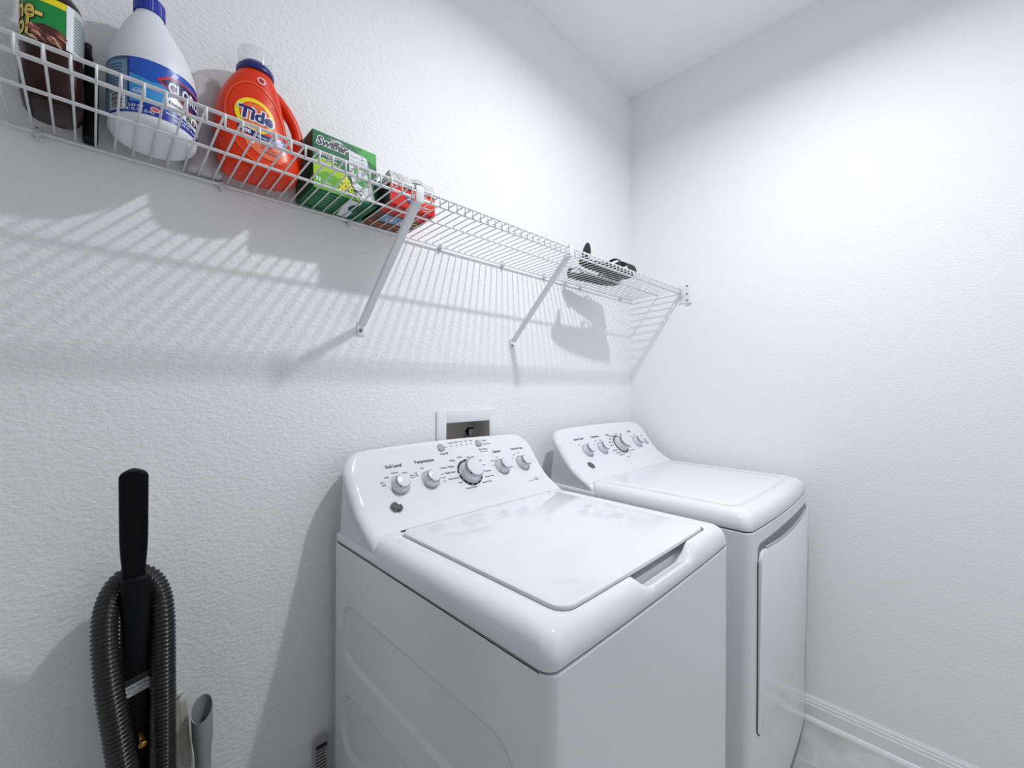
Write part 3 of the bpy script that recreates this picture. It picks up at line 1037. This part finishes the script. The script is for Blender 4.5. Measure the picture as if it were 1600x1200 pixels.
so = at2(text2d('Sol', .0430, .028), -.0385, .1085, -.06, .60)
pnb = at2(text2d('Pine-', .0430, .068), -.0350, .1345, -.06, .60)
sob = at2(text2d('Sol', .0430, .068), -.0385, .1085, -.06, .60)
inkL('brand_outline', [pnb, sob], wp, .0011, M_INK, lab)
inkL('brand_name', [pn, so], wp, .0015, mat('label_cream_yellow', srgb(232, 206, 96), 0.35), lab)
ch = [[], [], []]
for k in range(46):
    u, v_ = random.uniform(-.026, .014), random.uniform(.0895, .1150)
    if v_ > .1130 - abs(u - .002) * .22:
        continue
    ch[k % 3].append(ell2(u, v_, .0056, .0016, 10, -.75 + random.uniform(-.25, .25)))
inkL('chip_picture', [poly2([(-.0285, .0882), (.0160, .0882), (.0160, .108), (.008, .1150), (-.008, .1165), (-.024, .110)], 3)], wp, .0009, mat('chip_dark_brown', srgb(70, 30, 24), 0.4), lab)  # dark brown ground printed behind the wood chips
inkL('chip_picture', ch[0], wp, .0012, mat('chip_brown', srgb(126, 66, 50), 0.4), lab)
inkL('chip_picture', ch[1], wp, .0014, mat('chip_tan', srgb(214, 168, 144), 0.4), lab)
inkL('chip_picture', ch[2], wp, .0016, mat('chip_rust', srgb(150, 84, 64), 0.4), lab)

# ---- dark bottle behind it
kb_ = good('dark_bottle', 'black flat-sided container between the pine cleaner and the bleach', 'container', -.0040, 1.0815)
bs = [(0, 0, 0, .0095, .0165, 4), (0, 0, .003, .0105, .018, 4), (0, 0, .118, .0105, .018, 4), (-.001, 0, .128, .0090, .017, 4), (-.004, 0, .156, .0060, .014, 4), (-.004, 0, .166, .0055, .010, 3)]
L('body', loft(bs, 40), M_BLACK, kb_, True, auto=0.8)
L('cap', lathe([(.0055, .164), (.0060, .166), (.0060, .178), (.001, .179)], (-.004, 0, 0), n=20), mat('charcoal_cap', (.03, .03, .032, 1), .5), kb_, True, auto=0.6)

# ---- wrapped paper pack between bleach and detergent
pr = good('wrapped_paper_pack', 'white paper pack in clear crinkled wrap behind bleach and orange detergent', 'paper pack', .1650, 1.0820)
rv, rf = [], []
rs = [(.90, 0), (1.0, .003), (1.0, .010), (1.0, .150), (.97, .165), (1.0, .178), (.95, .190), (.98, .199), (.80, .204), (.4, .206)]
n = 60
for i, (r, z) in enumerate(rs):
    for k in range(n):
        t = 2 * PI * k / n
        cr = 1 if z < .14 else 1 + .04 * math.sin(9 * t + i * 1.3) + .03 * math.sin(17 * t + 2.1 * i)
        x_, y_ = sup(t, .0300 * r * cr, .0165 * r * cr, 3.0)
        rv.append((x_, y_, z + (0 if z < .14 else .003 * math.sin(7 * t + i))))
for i in range(len(rs) - 1):
    for k in range(n):
        rf.append((i * n + k, i * n + (k + 1) % n, (i + 1) * n + (k + 1) % n, (i + 1) * n + k))
rf += [tuple(reversed(range(n))), tuple(range((len(rs) - 1) * n, len(rs) * n))]
L('wrap', (rv, rf), mat('clear_wrap', (0.78, 0.76, 0.76, 1), 0.22, trans=0.3), pr, True)
L('paper', loft([(0, 0, .004, .027, .0145, 3), (0, 0, .155, .027, .0145, 3)], 40), mat('paper_white', (0.66, 0.64, 0.64, 1), 0.9), pr, True, auto=0.6)

# ---- orange detergent bottle
td = good('detergent_bottle', 'orange laundry detergent bottle with clear measuring cap and yellow bullseye label', 'bottle', .2500, 1.030)
M_OR = mat('orange_hdpe', srgb(224, 54, 10), 0.34, spec=0.3)
# height, left edge, right edge of the body, half depth, exponent
SEC = [(0, -.056, .060, 0.0324, 3), (.003, -.062, .068, 0.0387, 3), (.010, -.066, .074, 0.0423, 3), (.030, -.0715, .080, 0.0441, 3), (.050, -.0750, .078, 0.0441, 2.9), (.070, -.0770, .068, 0.0432, 2.8), (.090, -.0780, .060, 0.0423, 2.7),
       (.110, -.0775, .056, 0.0410, 2.6), (.130, -.0750, .053, 0.0391, 2.5), (.150, -.0700, .050, 0.0369, 2.4), (.170, -.0630, .047, 0.0347, 2.3), (.190, -.0540, .043, 0.0328, 2.2), (.205, -.0460, .038, 0.0315, 2.1), (.217, -.0375, .033, 0.0302, 2),
       (.224, -.0345, .0305, 0.0284, 2)]
ts = [((a + b) / 2, 0, z, (b - a) / 2, d_ * 1.05, e) for z, a, b, d_, e in SEC]
bod = L('body', loft(ts, 72), M_OR, td, True, auto=0.9)


def tsec(v):
    v = min(max(v, 0), .2239)
    for q0, q1 in zip(ts, ts[1:]):
        if q0[2] <= v <= q1[2]:
            k = (v - q0[2]) / (q1[2] - q0[2])
            return [q0[i] + (q1[i] - q0[i]) * k for i in range(6)]


def tf(u, v, off):
    c = tsec(v)
    r = min(abs((u - c[0]) / c[3]), .999)
    return (u, -c[4] * (1 - r ** c[5]) ** (1 / c[5]) - off, v)


hp = [(.030, .010, .208), (.045, .010, .198), (.060, .008, .180), (.0735, .008, .160), (.0825, .008, .138), (.0855, .006, .115), (.0845, .004, .092), (.0800, .002, .070), (.072, .0, .050), (.060, 0, .036)]
L('handle', tube(hp, [.013, .013, .0125, .012, .0115, .0115, .012, .013, .015, .017], 20), M_OR, td, True)
L('collar', lathe([(.0335, .221), (.0355, .223), (.0355, .232), (.0330, .236), (.0250, .237), (.0240, .246), (.0225, .247), (.001, .247)], (-.002, 0, 0), n=48), mat('navy_collar', srgb(20, 32, 110), 0.3), td, True, auto=0.6)
capm = mat('clear_cap', (0.93, 0.945, 0.96, 1), 0.06, trans=0.90, spec=0.6)
L('measuring_cap', lathe([(.0305, .236), (.0320, .272), (.0310, .2725), (.0295, .237)], (-.002, 0, 0), n=48, cap0=False, cap1=True), capm, td, True, auto=0.6)
# label: raised oval border, bullseye, name
M_OR2 = mat('orange_label', srgb(240, 84, 22), 0.3)
M_YE = mat('bullseye_yellow', srgb(250, 222, 20), 0.3)
M_NB = mat('bullseye_navy', srgb(34, 30, 112), 0.3)
lb = L('label', mapped(tf, ell2(-.009, .098, .056, .088, 48, .12), .0006), M_OR, td, True)
inkL('label_ridge', [ring2(-.009, .098, .056, .088, .0525, .084, 60, .12)], tf, .0016, M_OR2, lb)
inkL('label_lower', [poly2([(-.046, .074), (.044, .060), (.046, .036), (.030, .022), (.0, .026), (-.030, .044)], 3)], tf, .0010, mat('orange_pale', srgb(238, 112, 72), 0.35), lb)
BX, BY = -.013, .1105
inkL('bullseye', [ell2(BX, BY, .0365, .0370, 48)], tf, .0014, M_YE, lb)
inkL('bullseye', [ell2(BX, BY, .0280, .0285, 48)], tf, .0018, M_OR2, lb)
inkL('bullseye', [ring2(BX, BY, .0225, .0230, .0150, .0155, 48)], tf, .0021, mat('bullseye_orange', srgb(232, 120, 24), 0.3), lb)
inkL('blue_band', [poly2([(-.046, .0815), (-.020, .0770), (.005, .0735), (.046, .0780), (.048, .0580), (.030, .0560), (.0, .0590), (-.044, .0690)], 3)], tf, .0016, M_NB, lb)
inkL('brand_outline', [at2(text2d('Tide', .0365, .10, .12, .95), BX, BY - .0015, -.03)], tf, .0025, M_LW, lb)
inkL('brand_name', [at2(text2d('Tide', .0365, .035, .12, .95), BX, BY - .0015, -.03)], tf, .0029, M_NB, lb)
inkL('load_count', [at2(text2d('100', .0115, .03), -.031, .0715, -.1), at2(text2d('HE Turbo Clean', .0056, .02), .004, .0660, -.05), at2(text2d('LOADS', .0050, .02), -.026, .0795, -.1)], tf, .0022, M_LW, lb)
inkL('blue_seal', [ell2(.0355, .0690, .0100, .0095, 24)], tf, .0020, mat('seal_blue', srgb(40, 70, 170), 0.3), lb)
inkL('seal_ring', [ring2(.0355, .0690, .0085, .0080, .0073, .0068, 24), at2(text2d('HE', .007, .02), .0355, .0690), ring2(.001, .1960, .0080, .0075, .0062, .0057, 24), rect2(-.0215, -.0175, .0475, .0520)], tf, .0024, M_LW, lb)
inkL('small_print', [at2(text2d('Original', .0062, .01), .006, .0510, -.08), at2(text2d('154 FL OZ (4.55 L)', .0046, .012), .012, .0440, -.08), at2(text2d('DETERGENT', .0052, .012), .014, .0370, -.08), at2(text2d('HE', .0056, .02), .001, .1960)], tf, .0020, M_NB, lb)

# ---- green wipes box
sw = good('wipes_box', 'green cardboard box of sweeper cloths with picture of white pads', 'box', .4260, 1.041, rz=.012)
BWd, BDp, BHt = .0775, .0545, .1345
L('carton', rbox(-BWd, BWd, -BDp, BDp, 0, BHt, .0008, 1), mat('carton_green', srgb(12, 104, 62), 0.4, spec=0.2), sw)
sf_ = lambda u, v, off: (u - BWd, -BDp - off, v)
M_G1 = mat('carton_bright_green', srgb(46, 160, 60), 0.4, spec=0.2)
M_G2 = mat('carton_lime', srgb(160, 200, 40), 0.4, spec=0.2)
M_PD = mat('pad_white', srgb(226, 230, 232), 0.6)
M_DG = mat('carton_dark_green', srgb(10, 76, 52), 0.4, spec=0.2)
inkL('front_art', [poly2([(.001, .062), (.020, .075), (.060, .066), (.080, .050), (.090, .030), (.110, .0), (.001, .0)], 2)], sf_, .0004, M_G2, sw)
inkL('front_art', [poly2([(.001, .030), (.030, .046), (.062, .038), (.090, .012), (.100, .0), (.001, .0)], 2)], sf_, .0006, mat('carton_leaf', srgb(98, 170, 44), 0.4, spec=0.2), sw)
inkL('front_art', [poly2([(.092, .134), (.154, .134), (.154, .100), (.110, .116)], 1), poly2([(.096, .134), (.118, .134), (.112, .120)], 0)], sf_, .0005, M_G1, sw)
pad = inkL('pad_picture', [poly2([(.083, .1185), (.128, .1135), (.134, .090), (.140, .0500), (.150, .010), (.110, .004), (.094, .030), (.084, .070)], 1)], sf_, .0008, M_PD, sw)
pl = []
for r in range(9):
    pts = []
    for k in range(13):
        u = .086 + .0038 * k
        pts.append((u, .104 - r * .0105 + .0022 * math.sin(k * 1.6)))
    for a, b_ in zip(pts, pts[1:]):
        if b_[0] < .130 and a[1] < .112:
            pl.append(([(a[0], a[1]), (b_[0], b_[1]), (b_[0], b_[1] + .0011), (a[0], a[1] + .0011)], [(0, 1, 2, 3)]))
pl.append(rect2(.1155, .1168, .066, .114))
for k in range(4):
    pl.append(rect2(.131 + .0036 * k, .1322 + .0036 * k, .020, .100 - .010 * k))
inkL('pad_quilting', pl, sf_, .0011, mat('pad_grey', srgb(120, 130, 132), 0.6), sw)
inkL('green_seal', [ring2(.116, .066, .021, .020, .015, .014, 40), poly2([(.098, .060), (.136, .052), (.134, .044), (.120, .036), (.104, .044)], 1)], sf_, .0013, M_G1, sw)
inkL('seal_words', [at2(text2d('TRAP + LOCK', .0058, .02), .117, .049, -.1)], sf_, .0016, M_LW, sw)
fl = []
for cx, cy in ((.074, .040), (.082, .026), (.068, .020)):
    for k in range(5):
        a = 2 * PI * k / 5
        fl.append(ell2(cx + .0062 * math.cos(a), cy + .0062 * math.sin(a), .0052, .0022, 12, a))
inkL('flower_picture', fl, sf_, .0014, M_YE, sw)
st = []
for k in range(14):
    a = random.uniform(-.6, .6)
    st.append(at2(rect2(-.010, .010, -.0008, .0008), random.uniform(.05, .11), random.uniform(.004, .028), a))
inkL('sprig_picture', st, sf_, .0013, M_DG, sw)
inkL('brand_outline', [at2(text2d('Swiffer', .0270, .085, .25, .95), .043, .1120)], sf_, .0010, M_LW, sw)
inkL('brand_name', [at2(text2d('Swiffer', .0270, .030, .25, .95), .043, .1120)], sf_, .0014, M_INK, sw)
inkL('brand_swoosh', [poly2([(.030, .1250), (.060, .1285), (.080, .1205), (.060, .1262)], 0)], sf_, .0007, M_LW, sw)
inkL('front_words', [at2(text2d('SWEEPER', .0092, .02, .1), .034, .0820), at2(text2d('Dry Cloth Refills', .0052, .015), .038, .0735), at2(text2d('32', .0120, .03), .011, .022), at2(text2d('CLOTHS', .0050, .02), .030, .0175)], sf_, .0012, M_LW, sw)
bf = lambda u, v, off: (u - BWd, v, -off + .0006)
uw = [at2(rect2(-.026 + random.uniform(0, .012), .026, -.0016, .0016), .045, -.040 + .014 * k) for k in range(6)]
inkL('underside_words', uw, bf, .0008, mat('carton_mint', srgb(96, 170, 128), 0.4), sw)
inkL('underside_art', [poly2([(.085, -.050), (.118, -.050), (.122, .050), (.096, .050)], 0)], bf, .0008, M_PD, sw)
inkL('underside_art', [ell2(.118, -.012, .017, .022, 24)], bf, .0010, M_DG, sw)
sd = lambda u, v, off: (-BWd - off, u, v)
inkL('side_art', [rect2(-.052, .052, .006, .128)], sd, .0004, M_DG, sw)

# ---- red box
rb = good('red_box', 'flat red and brown carton lying under the folded white cloth', 'box', .5800, 1.018)
RW, RD, RH = .0660, .0750, .0500
L('carton', rbox(-RW, RW, -RD, RD, 0, RH, .0008, 1), mat('carton_red', srgb(204, 26, 22), 0.35, spec=0.2), rb)
rfn = lambda u, v, off: (u, -RD - off, v)
inkL('front_art', [rect2(.002, .066, .020, .050)], rfn, .0004, mat('carton_orange_red', srgb(238, 62, 24), 0.4, spec=0.2), rb)
inkL('front_words', [at2(text2d('Oxi', .0180, .03), .040, .0370), at2(text2d('STAIN REMOVER', .0060, .02), .034, .0150), at2(text2d('Powder', .0060, .02), .038, .0080)], rfn, .0008, M_LW, rb)
inkL('front_badge', [ell2(-.012, .024, .010, .010, 24)], rfn, .0008, M_NB, rb)
inkL('badge_words', [at2(text2d('3X', .0085, .02), -.012, .024)], rfn, .0011, M_LW, rb)
rs_ = lambda u, v, off: (-RW - off, u, v)
inkL('end_panel', [rect2(-RD, RD, 0, RH)], rs_, .0004, mat('carton_end_dark', srgb(28, 20, 20), 0.4), rb)  # whole left end face is near-black
ru = lambda u, v, off: (u, v, .0008 - off)
inkL('underside_art', [rect2(-.066, .066, -.020, .075)], ru, .0012, mat('carton_maroon', srgb(84, 30, 26), 0.4), rb)
inkL('underside_art', [poly2([(-.046, -.010), (.030, -.012), (.034, .030), (-.044, .034)], 0)], ru, .0014, mat('carton_picture_blue', srgb(112, 148, 184), 0.4), rb)
inkL('underside_art', [rect2(-.062, .064, .046, .054), rect2(-.062, .064, .062, .069)], ru, .0014, mat('carton_copper', srgb(176, 96, 44), 0.4), rb)
inkL('underside_art', [ell2(-.018, .016, .010, .010, 20), ell2(.012, .020, .009, .009, 20)], ru, .0017, M_LW, rb)
inkL('underside_art', [ell2(-.018, .016, .006, .006, 20), ell2(.012, .020, .005, .005, 20)], ru, .0019, M_LR, rb)
inkL('underside_art', [ring2(.048, .004, .012, .012, .008, .008, 24)], ru, .0017, M_YE, rb)

# ---- folded cloth on the red box
fc = thing('folded_cloth', 'folded white cloth lying on top of the flat red carton', 'cloth', (.583, 1.020, ZW(1.02) + .0021 + RH), rx=RX)
nx, ny = 30, 26
for lay in range(3):
    v, f = [], []
    zt = .0005 + lay * .0115
    ex, ey = .069 - lay * .003, .076 - lay * .002
    for side in (0, 1):
        for j in range(ny + 1):
            for i in range(nx + 1):
                a, b_ = i / nx * 2 - 1, j / ny * 2 - 1
                wob = .0034 * math.sin(5 * a + 3 * b_ + lay * 2) + .0016 * math.sin(11 * a - 4 * b_ + lay)
                rim = (1 - abs(a) ** 8) * (1 - abs(b_) ** 8)
                zz = zt + (0 if side == 0 else .0113 * (.86 + .14 * rim)) + wob * .45 * (1 if lay else (.0 if side == 0 else .6)) + .0008
                x = a * ex + .003 * math.sin(6 * b_ + lay * 1.7) * abs(a) ** 3
                y = b_ * ey + .003 * math.sin(7 * a + lay) * abs(b_) ** 3
                v.append((x, y, zz))
    m = (nx + 1) * (ny + 1)
    for j in range(ny):
        for i in range(nx):
            q = j * (nx + 1) + i
            f.append((q, q + nx + 1, q + nx + 2, q + 1))
            f.append((m + q, m + q + 1, m + q + nx + 2, m + q + nx + 1))
    bl = [i for i in range(nx + 1)] + [j * (nx + 1) + nx for j in range(1, ny + 1)] + [ny * (nx + 1) + i for i in range(nx - 1, -1, -1)] + [j * (nx + 1) for j in range(ny - 1, 0, -1)]
    for a, b_ in zip(bl, bl[1:] + bl[:1]):
        f.append((a, b_, m + b_, m + a))
    L('fold', (v, f), mat('terry_white', (0.84, 0.83, 0.82, 1), 0.95, bump=(200, 3, 0.008, 0.9)), fc, True, auto=0.9)


# ---- pair of black sandals
def sandal(label, x, y, rz, ln, wd, strap_up, heel_up):
    s = good('sandal', label, 'sandal', x, y, rz, 'black sandals at the far end of the wire shelf')
    out = []
    for k in range(48):
        t = 2 * PI * k / 48
        px, py = math.cos(t), math.sin(t)
        wv = wd * (.80 + .20 * px) * (1 - .16 * math.exp(-((px + .15) / .3) ** 2) * (1 if py > 0 else .4))
        out.append((ln / 2 * math.copysign(abs(px) ** .85, px), wv * math.copysign(abs(py) ** .8, py)))
    v, f = [], []
    for ins, z in ((.94, 0), (1, .003), (1, .011), (.97, .014), (.6, .0145)):
        v += [(a * ins, b * ins, z) for a, b in out]
    for i in range(4):
        for k in range(48):
            f.append((i * 48 + k, i * 48 + (k + 1) % 48, (i + 1) * 48 + (k + 1) % 48, (i + 1) * 48 + k))
    f += [tuple(reversed(range(48))), tuple(range(192, 240))]
    L('sole', (v, f), mat('sandal_rubber', (0.008, 0.008, 0.009, 1), 0.7), s, True, auto=0.7)
    M_ST = mat('sandal_strap', (0.016, 0.016, 0.017, 1), 0.6)

    def strap(name, xx, hgt, width, lean):
        v, f = [], []
        n = 16
        for k in range(n + 1):
            t = PI * k / n
            yy, zz = wd * .86 * math.cos(t), .010 + hgt * math.sin(t) ** .8
            for dx, th in ((-width, 0), (width, 0), (width, -.003), (-width, -.003)):
                v.append((xx + dx + lean * math.sin(t), yy, zz + th))
        for k in range(n):
            for q in range(4):
                f.append((k * 4 + q, k * 4 + (q + 1) % 4, (k + 1) * 4 + (q + 1) % 4, (k + 1) * 4 + q))
        L(name, (v, f), M_ST, s, True, auto=0.8)
    strap('toe_strap', .34 * ln, strap_up, .032, .0)
    strap('instep_strap', .06 * ln, strap_up * 1.08, .008, .030)
    if heel_up > .05:                                # heel pad that stands up
        v, f = [], []
        for th, sc in ((-.005, .8), (-.003, 1.0), (.003, 1.0), (.005, .8)):
            for k in range(28):
                t = 2 * PI * k / 28
                v.append((-.385 * ln + th + .010 * math.sin(t) * sc, .019 * sc * math.cos(t) * (1 - .25 * math.sin(t)), .006 + heel_up / 2 + heel_up / 2 * sc * math.sin(t)))
        for i in range(3):
            for k in range(28):
                f.append((i * 28 + k, i * 28 + (k + 1) % 28, (i + 1) * 28 + (k + 1) % 28, (i + 1) * 28 + k))
        f += [tuple(reversed(range(28))), tuple(range(84, 112))]
        L('heel_pad', (v, f), M_ST, s, True, auto=0.8)
    else:
        strap('heel_strap', -.38 * ln, heel_up, .009, -.020)
    return s


sandal('black rubber sandal nearer the shelf edge, heel pad standing up', 1.425, .908, -.05, .330, .050, .044, .080)
sandal('black rubber sandal nearer the wall, partly behind the other one', 1.500, 1.016, -.22, .270, .045, .030, .026)

# ------------------------------------------------------------------ vacuum by the wall
vc = thing('vacuum_cleaner', 'black upright vacuum with ribbed hose looped over its handle', 'vacuum', (.066, 1.01, 0))
add('body', join(rbox(.0355, .0765, .9900, 1.018, .30, .930, .008, 3), rbox(.036, .104, 1.000, 1.060, .10, .80, .012, 3)), M_BLACK, vc, True, auto=0.7)
add('base', rbox(-.03, .102, .90, 1.075, 0, .16, .02, 3), M_BLACK, vc, True, auto=0.7)
# flat crevice tool that leans out of the top
TB, TT = Vector((.0540, 1.016, .895)), Vector((.0492, .9400, 1.1330))
td_ = (TT - TB).normalized()
ex_ = Vector((1, 0, 0))
en_ = ex_.cross(td_).normalized()
Ln = (TT - TB).length
v, f = [], []
rows = []
for k in range(9):
    rows.append((Ln * (k / 8) * .92, .0165 + .0025 * sstep(.30, .42, k / 8)))
for k in range(1, 9):
    a = PI / 2 * k / 8
    rows.append((Ln * .92 + .0135 * math.sin(a), max(.0190 * math.cos(a), .0012)))
for s_, hw in rows:
    th = .0095 if s_ < Ln * .35 else .0065
    for k in range(16):
        x_, y_ = sup(2 * PI * k / 16, hw, th, 3.5)
        v.append(tuple(TB + td_ * s_ + ex_ * x_ + en_ * y_))
for i in range(len(rows) - 1):
    for k in range(16):
        f.append((i * 16 + k, i * 16 + (k + 1) % 16, (i + 1) * 16 + (k + 1) % 16, (i + 1) * 16 + k))
f += [tuple(reversed(range(16))), tuple(range((len(rows) - 1) * 16, len(rows) * 16))]
add('crevice_tool', (v, f), M_BLACK, vc, True, auto=0.9)
# hose
ctrl = [(.0905, .962, .16), (.0905, .965, .40), (.0912, .970, .60), (.0918, .982, .75), (.0925, .998, .838), (.0890, 1.018, .880), (.0760, 1.036, .907), (.0560, 1.042, .918), (.0370, 1.036, .912), (.0230, 1.018, .892),
        (.0165, .992, .858), (.0195, .962, .787), (.0300, .940, .700), (.0395, .925, .625), (.0520, .915, .54), (.066, .912, .45), (.075, .915, .33), (.070, .925, .16)]


def catmull(P, n):
    out = []
    P = [Vector(p) for p in P]
    for i in range(len(P) - 1):
        p0, p1, p2, p3 = P[max(i - 1, 0)], P[i], P[i + 1], P[min(i + 2, len(P) - 1)]
        for k in range(n):
            t = k / n
            out.append(0.5 * ((2 * p1) + (-p0 + p2) * t + (2 * p0 - 5 * p1 + 4 * p2 - p3) * t * t + (-p0 + 3 * p1 - 3 * p2 + p3) * t ** 3))
    out.append(P[-1])
    return out


def resample(P, step):
    out, acc = [P[0].copy()], 0.0
    for a, b in zip(P, P[1:]):
        d = (b - a).length
        while acc + d >= step:
            a = a + (b - a).normalized() * (step - acc)
            d = (b - a).length
            acc = 0
            out.append(a.copy())
        acc += d
    return out


pitch = .0068
cen = resample(catmull(ctrl, 24), pitch / 4)
rad = [(.0192, .0182, .0158, .0182)[k % 4] for k in range(len(cen))]
hs = add('hose', tube(cen, rad, 22), M_HOSE, vc, True)
dv = []
camxy = Vector((0, 0, CAM_Z))
for k in range(0, len(cen) - 1, 4):
    t = (cen[min(k + 1, len(cen) - 1)] - cen[max(k - 1, 0)]).normalized()
    to = (camxy * 0 + Vector((0.25, -1, 0.1)))
    to = (to - t * to.dot(t)).normalized()
    p = cen[k] + to * .0192
    dv.append(box(p.x - .0009, p.x + .0009, p.y - .0007, p.y + .0007, p.z - .0009, p.z + .0009))
add('hose_seam_glints', join(*dv), M_HOSEDOT, hs)  # light boxes along the moulded seam paint gloss highlights on the ribs
# label, brass fitting
bf2 = lambda u, v_, off: (.0580 + u * .97 - v_ * .05, .9885 - off, .742 + v_ + u * .22)
tg = ink('care_label', [rect2(-.017, .017, -.016, .014)], bf2, .0, mat('label_grey_white', (.55, .56, .57, 1), .5), vc)
ink('label_print', [at2(text2d('CAUTION', .0062, .02), 0, -.002), at2(text2d('Do not immerse', .0040, .01), 0, -.008), at2(text2d('unplug first', .0040, .01), 0, -.0125),
                    rect2(-.017, .017, .004, .014)], bf2, .0004, M_INK, tg)
add('brass_fitting', join(tube([(.062, .995, .652), (.0635, .978, .646)], .0036, 16), lathe([(.0052, 0), (.0062, .002), (.0062, .005), (.0044, .006), (.0036, .003)], (.0640, .974, .644), (.1, -1, -.2), 20)), M_BRASS, vc, True, auto=0.6)

# ------------------------------------------------------------------ grey wand with a slanted mouth
gw = thing('wand_tube', 'grey plastic vacuum wand with slanted open end leaning by the hose', 'tube', (.168, 1.02, 0))
A_, B_ = Vector((.166, 1.010, 0.0)), Vector((.1572, 1.035, .640))
ax = (B_ - A_).normalized()
e1 = Vector((1, 0, 0)) - ax * ax.x
e1.normalize()
e2 = ax.cross(e1)
v, f = [], []
n = 36
LT = (B_ - A_).length
segs = [(0, .0125), (.50, .0130), (.54, .0140), (.565, .0172), (.59, .0176)]
for s_, r in segs:
    for k in range(n):
        t = 2 * PI * k / n
        v.append(tuple(A_ + ax * s_ + (e1 * math.cos(t) + e2 * math.sin(t)) * r))
for r, dz in ((.0180, 0), (.0166, 0), (.0155, -.05)):
    for k in range(n):
        t = 2 * PI * k / n
        cut = LT - .020 + .008 * math.cos(t) + .016 * math.sin(t)
        v.append(tuple(A_ + ax * (cut + dz) + (e1 * math.cos(t) + e2 * math.sin(t)) * r))
m = len(segs) + 3
for i in range(m - 1):
    for k in range(n):
        f.append((i * n + k, i * n + (k + 1) % n, (i + 1) * n + (k + 1) % n, (i + 1) * n + k))
f.append(tuple(reversed(range(n))))
add('tube', (v, f), M_GREYTUBE, gw, True, auto=0.8)
add('bore', lathe([(.0155, LT - .075), (.001, LT - .075)], A_, ax, n), M_GAP, gw)

# ------------------------------------------------------------------ stained white bag behind the hose
wb = thing('plastic_bag', 'stained white plastic bag hanging down behind the ribbed hose', 'bag', (.128, 1.075, 0))
v, f = [], []
n, rows = 40, 40
for j in range(rows + 1):
    z = .645 * j / rows
    hw = .030 - .018 * sstep(.30, .66, z)
    hd = .016 - .008 * sstep(.4, .66, z)
    for k in range(n):
        t = 2 * PI * k / n
        cr = 1 + .10 * math.sin(3 * t + 6 * z) + .06 * math.sin(7 * t + 19 * z) + .03 * math.sin(13 * t - 40 * z)
        v.append((.1255 + hw * cr * math.cos(t) + .010 * (0.64 - z) / .64, 1.074 + hd * cr * math.sin(t), z))
for j in range(rows):
    for k in range(n):
        f.append((j * n + k, j * n + (k + 1) % n, (j + 1) * n + (k + 1) % n, (j + 1) * n + k))
f += [tuple(reversed(range(n))), tuple(range(rows * n, rows * n + n))]
add('bag', (v, f), mat('bag_white', (.62, .63, .60, 1), .45, vary=(16, srgb(168, 160, 140))), wb, True)
add('knot', tube([(.112, 1.070, .640), (.122, 1.066, .652), (.130, 1.072, .648), (.134, 1.078, .636)], [.004, .007, .006, .003], 10), MATS['bag_white'], wb, True)

# ------------------------------------------------------------------ printed sheet behind the washer
bk = thing('printed_card', 'small white card with black print tucked between wall and washer', 'card', (.405, 1.088, 0))
bkf = lambda u, v_, off: (.391 + u, 1.0890 - off - v_ * .0, v_)
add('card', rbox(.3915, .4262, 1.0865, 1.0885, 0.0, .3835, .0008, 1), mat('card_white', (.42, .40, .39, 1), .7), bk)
vf = [rect2(.0065, .034, .355, .3665)]
for k in range(14):
    vf.append(rect2(.0065, .034 - random.uniform(0, .006), .348 - .0085 * k, .3515 - .0085 * k))
ink('card_print', vf, lambda u, v_, off: (.391 + u, 1.0865 - off, v_), .0004, M_INK, bk)
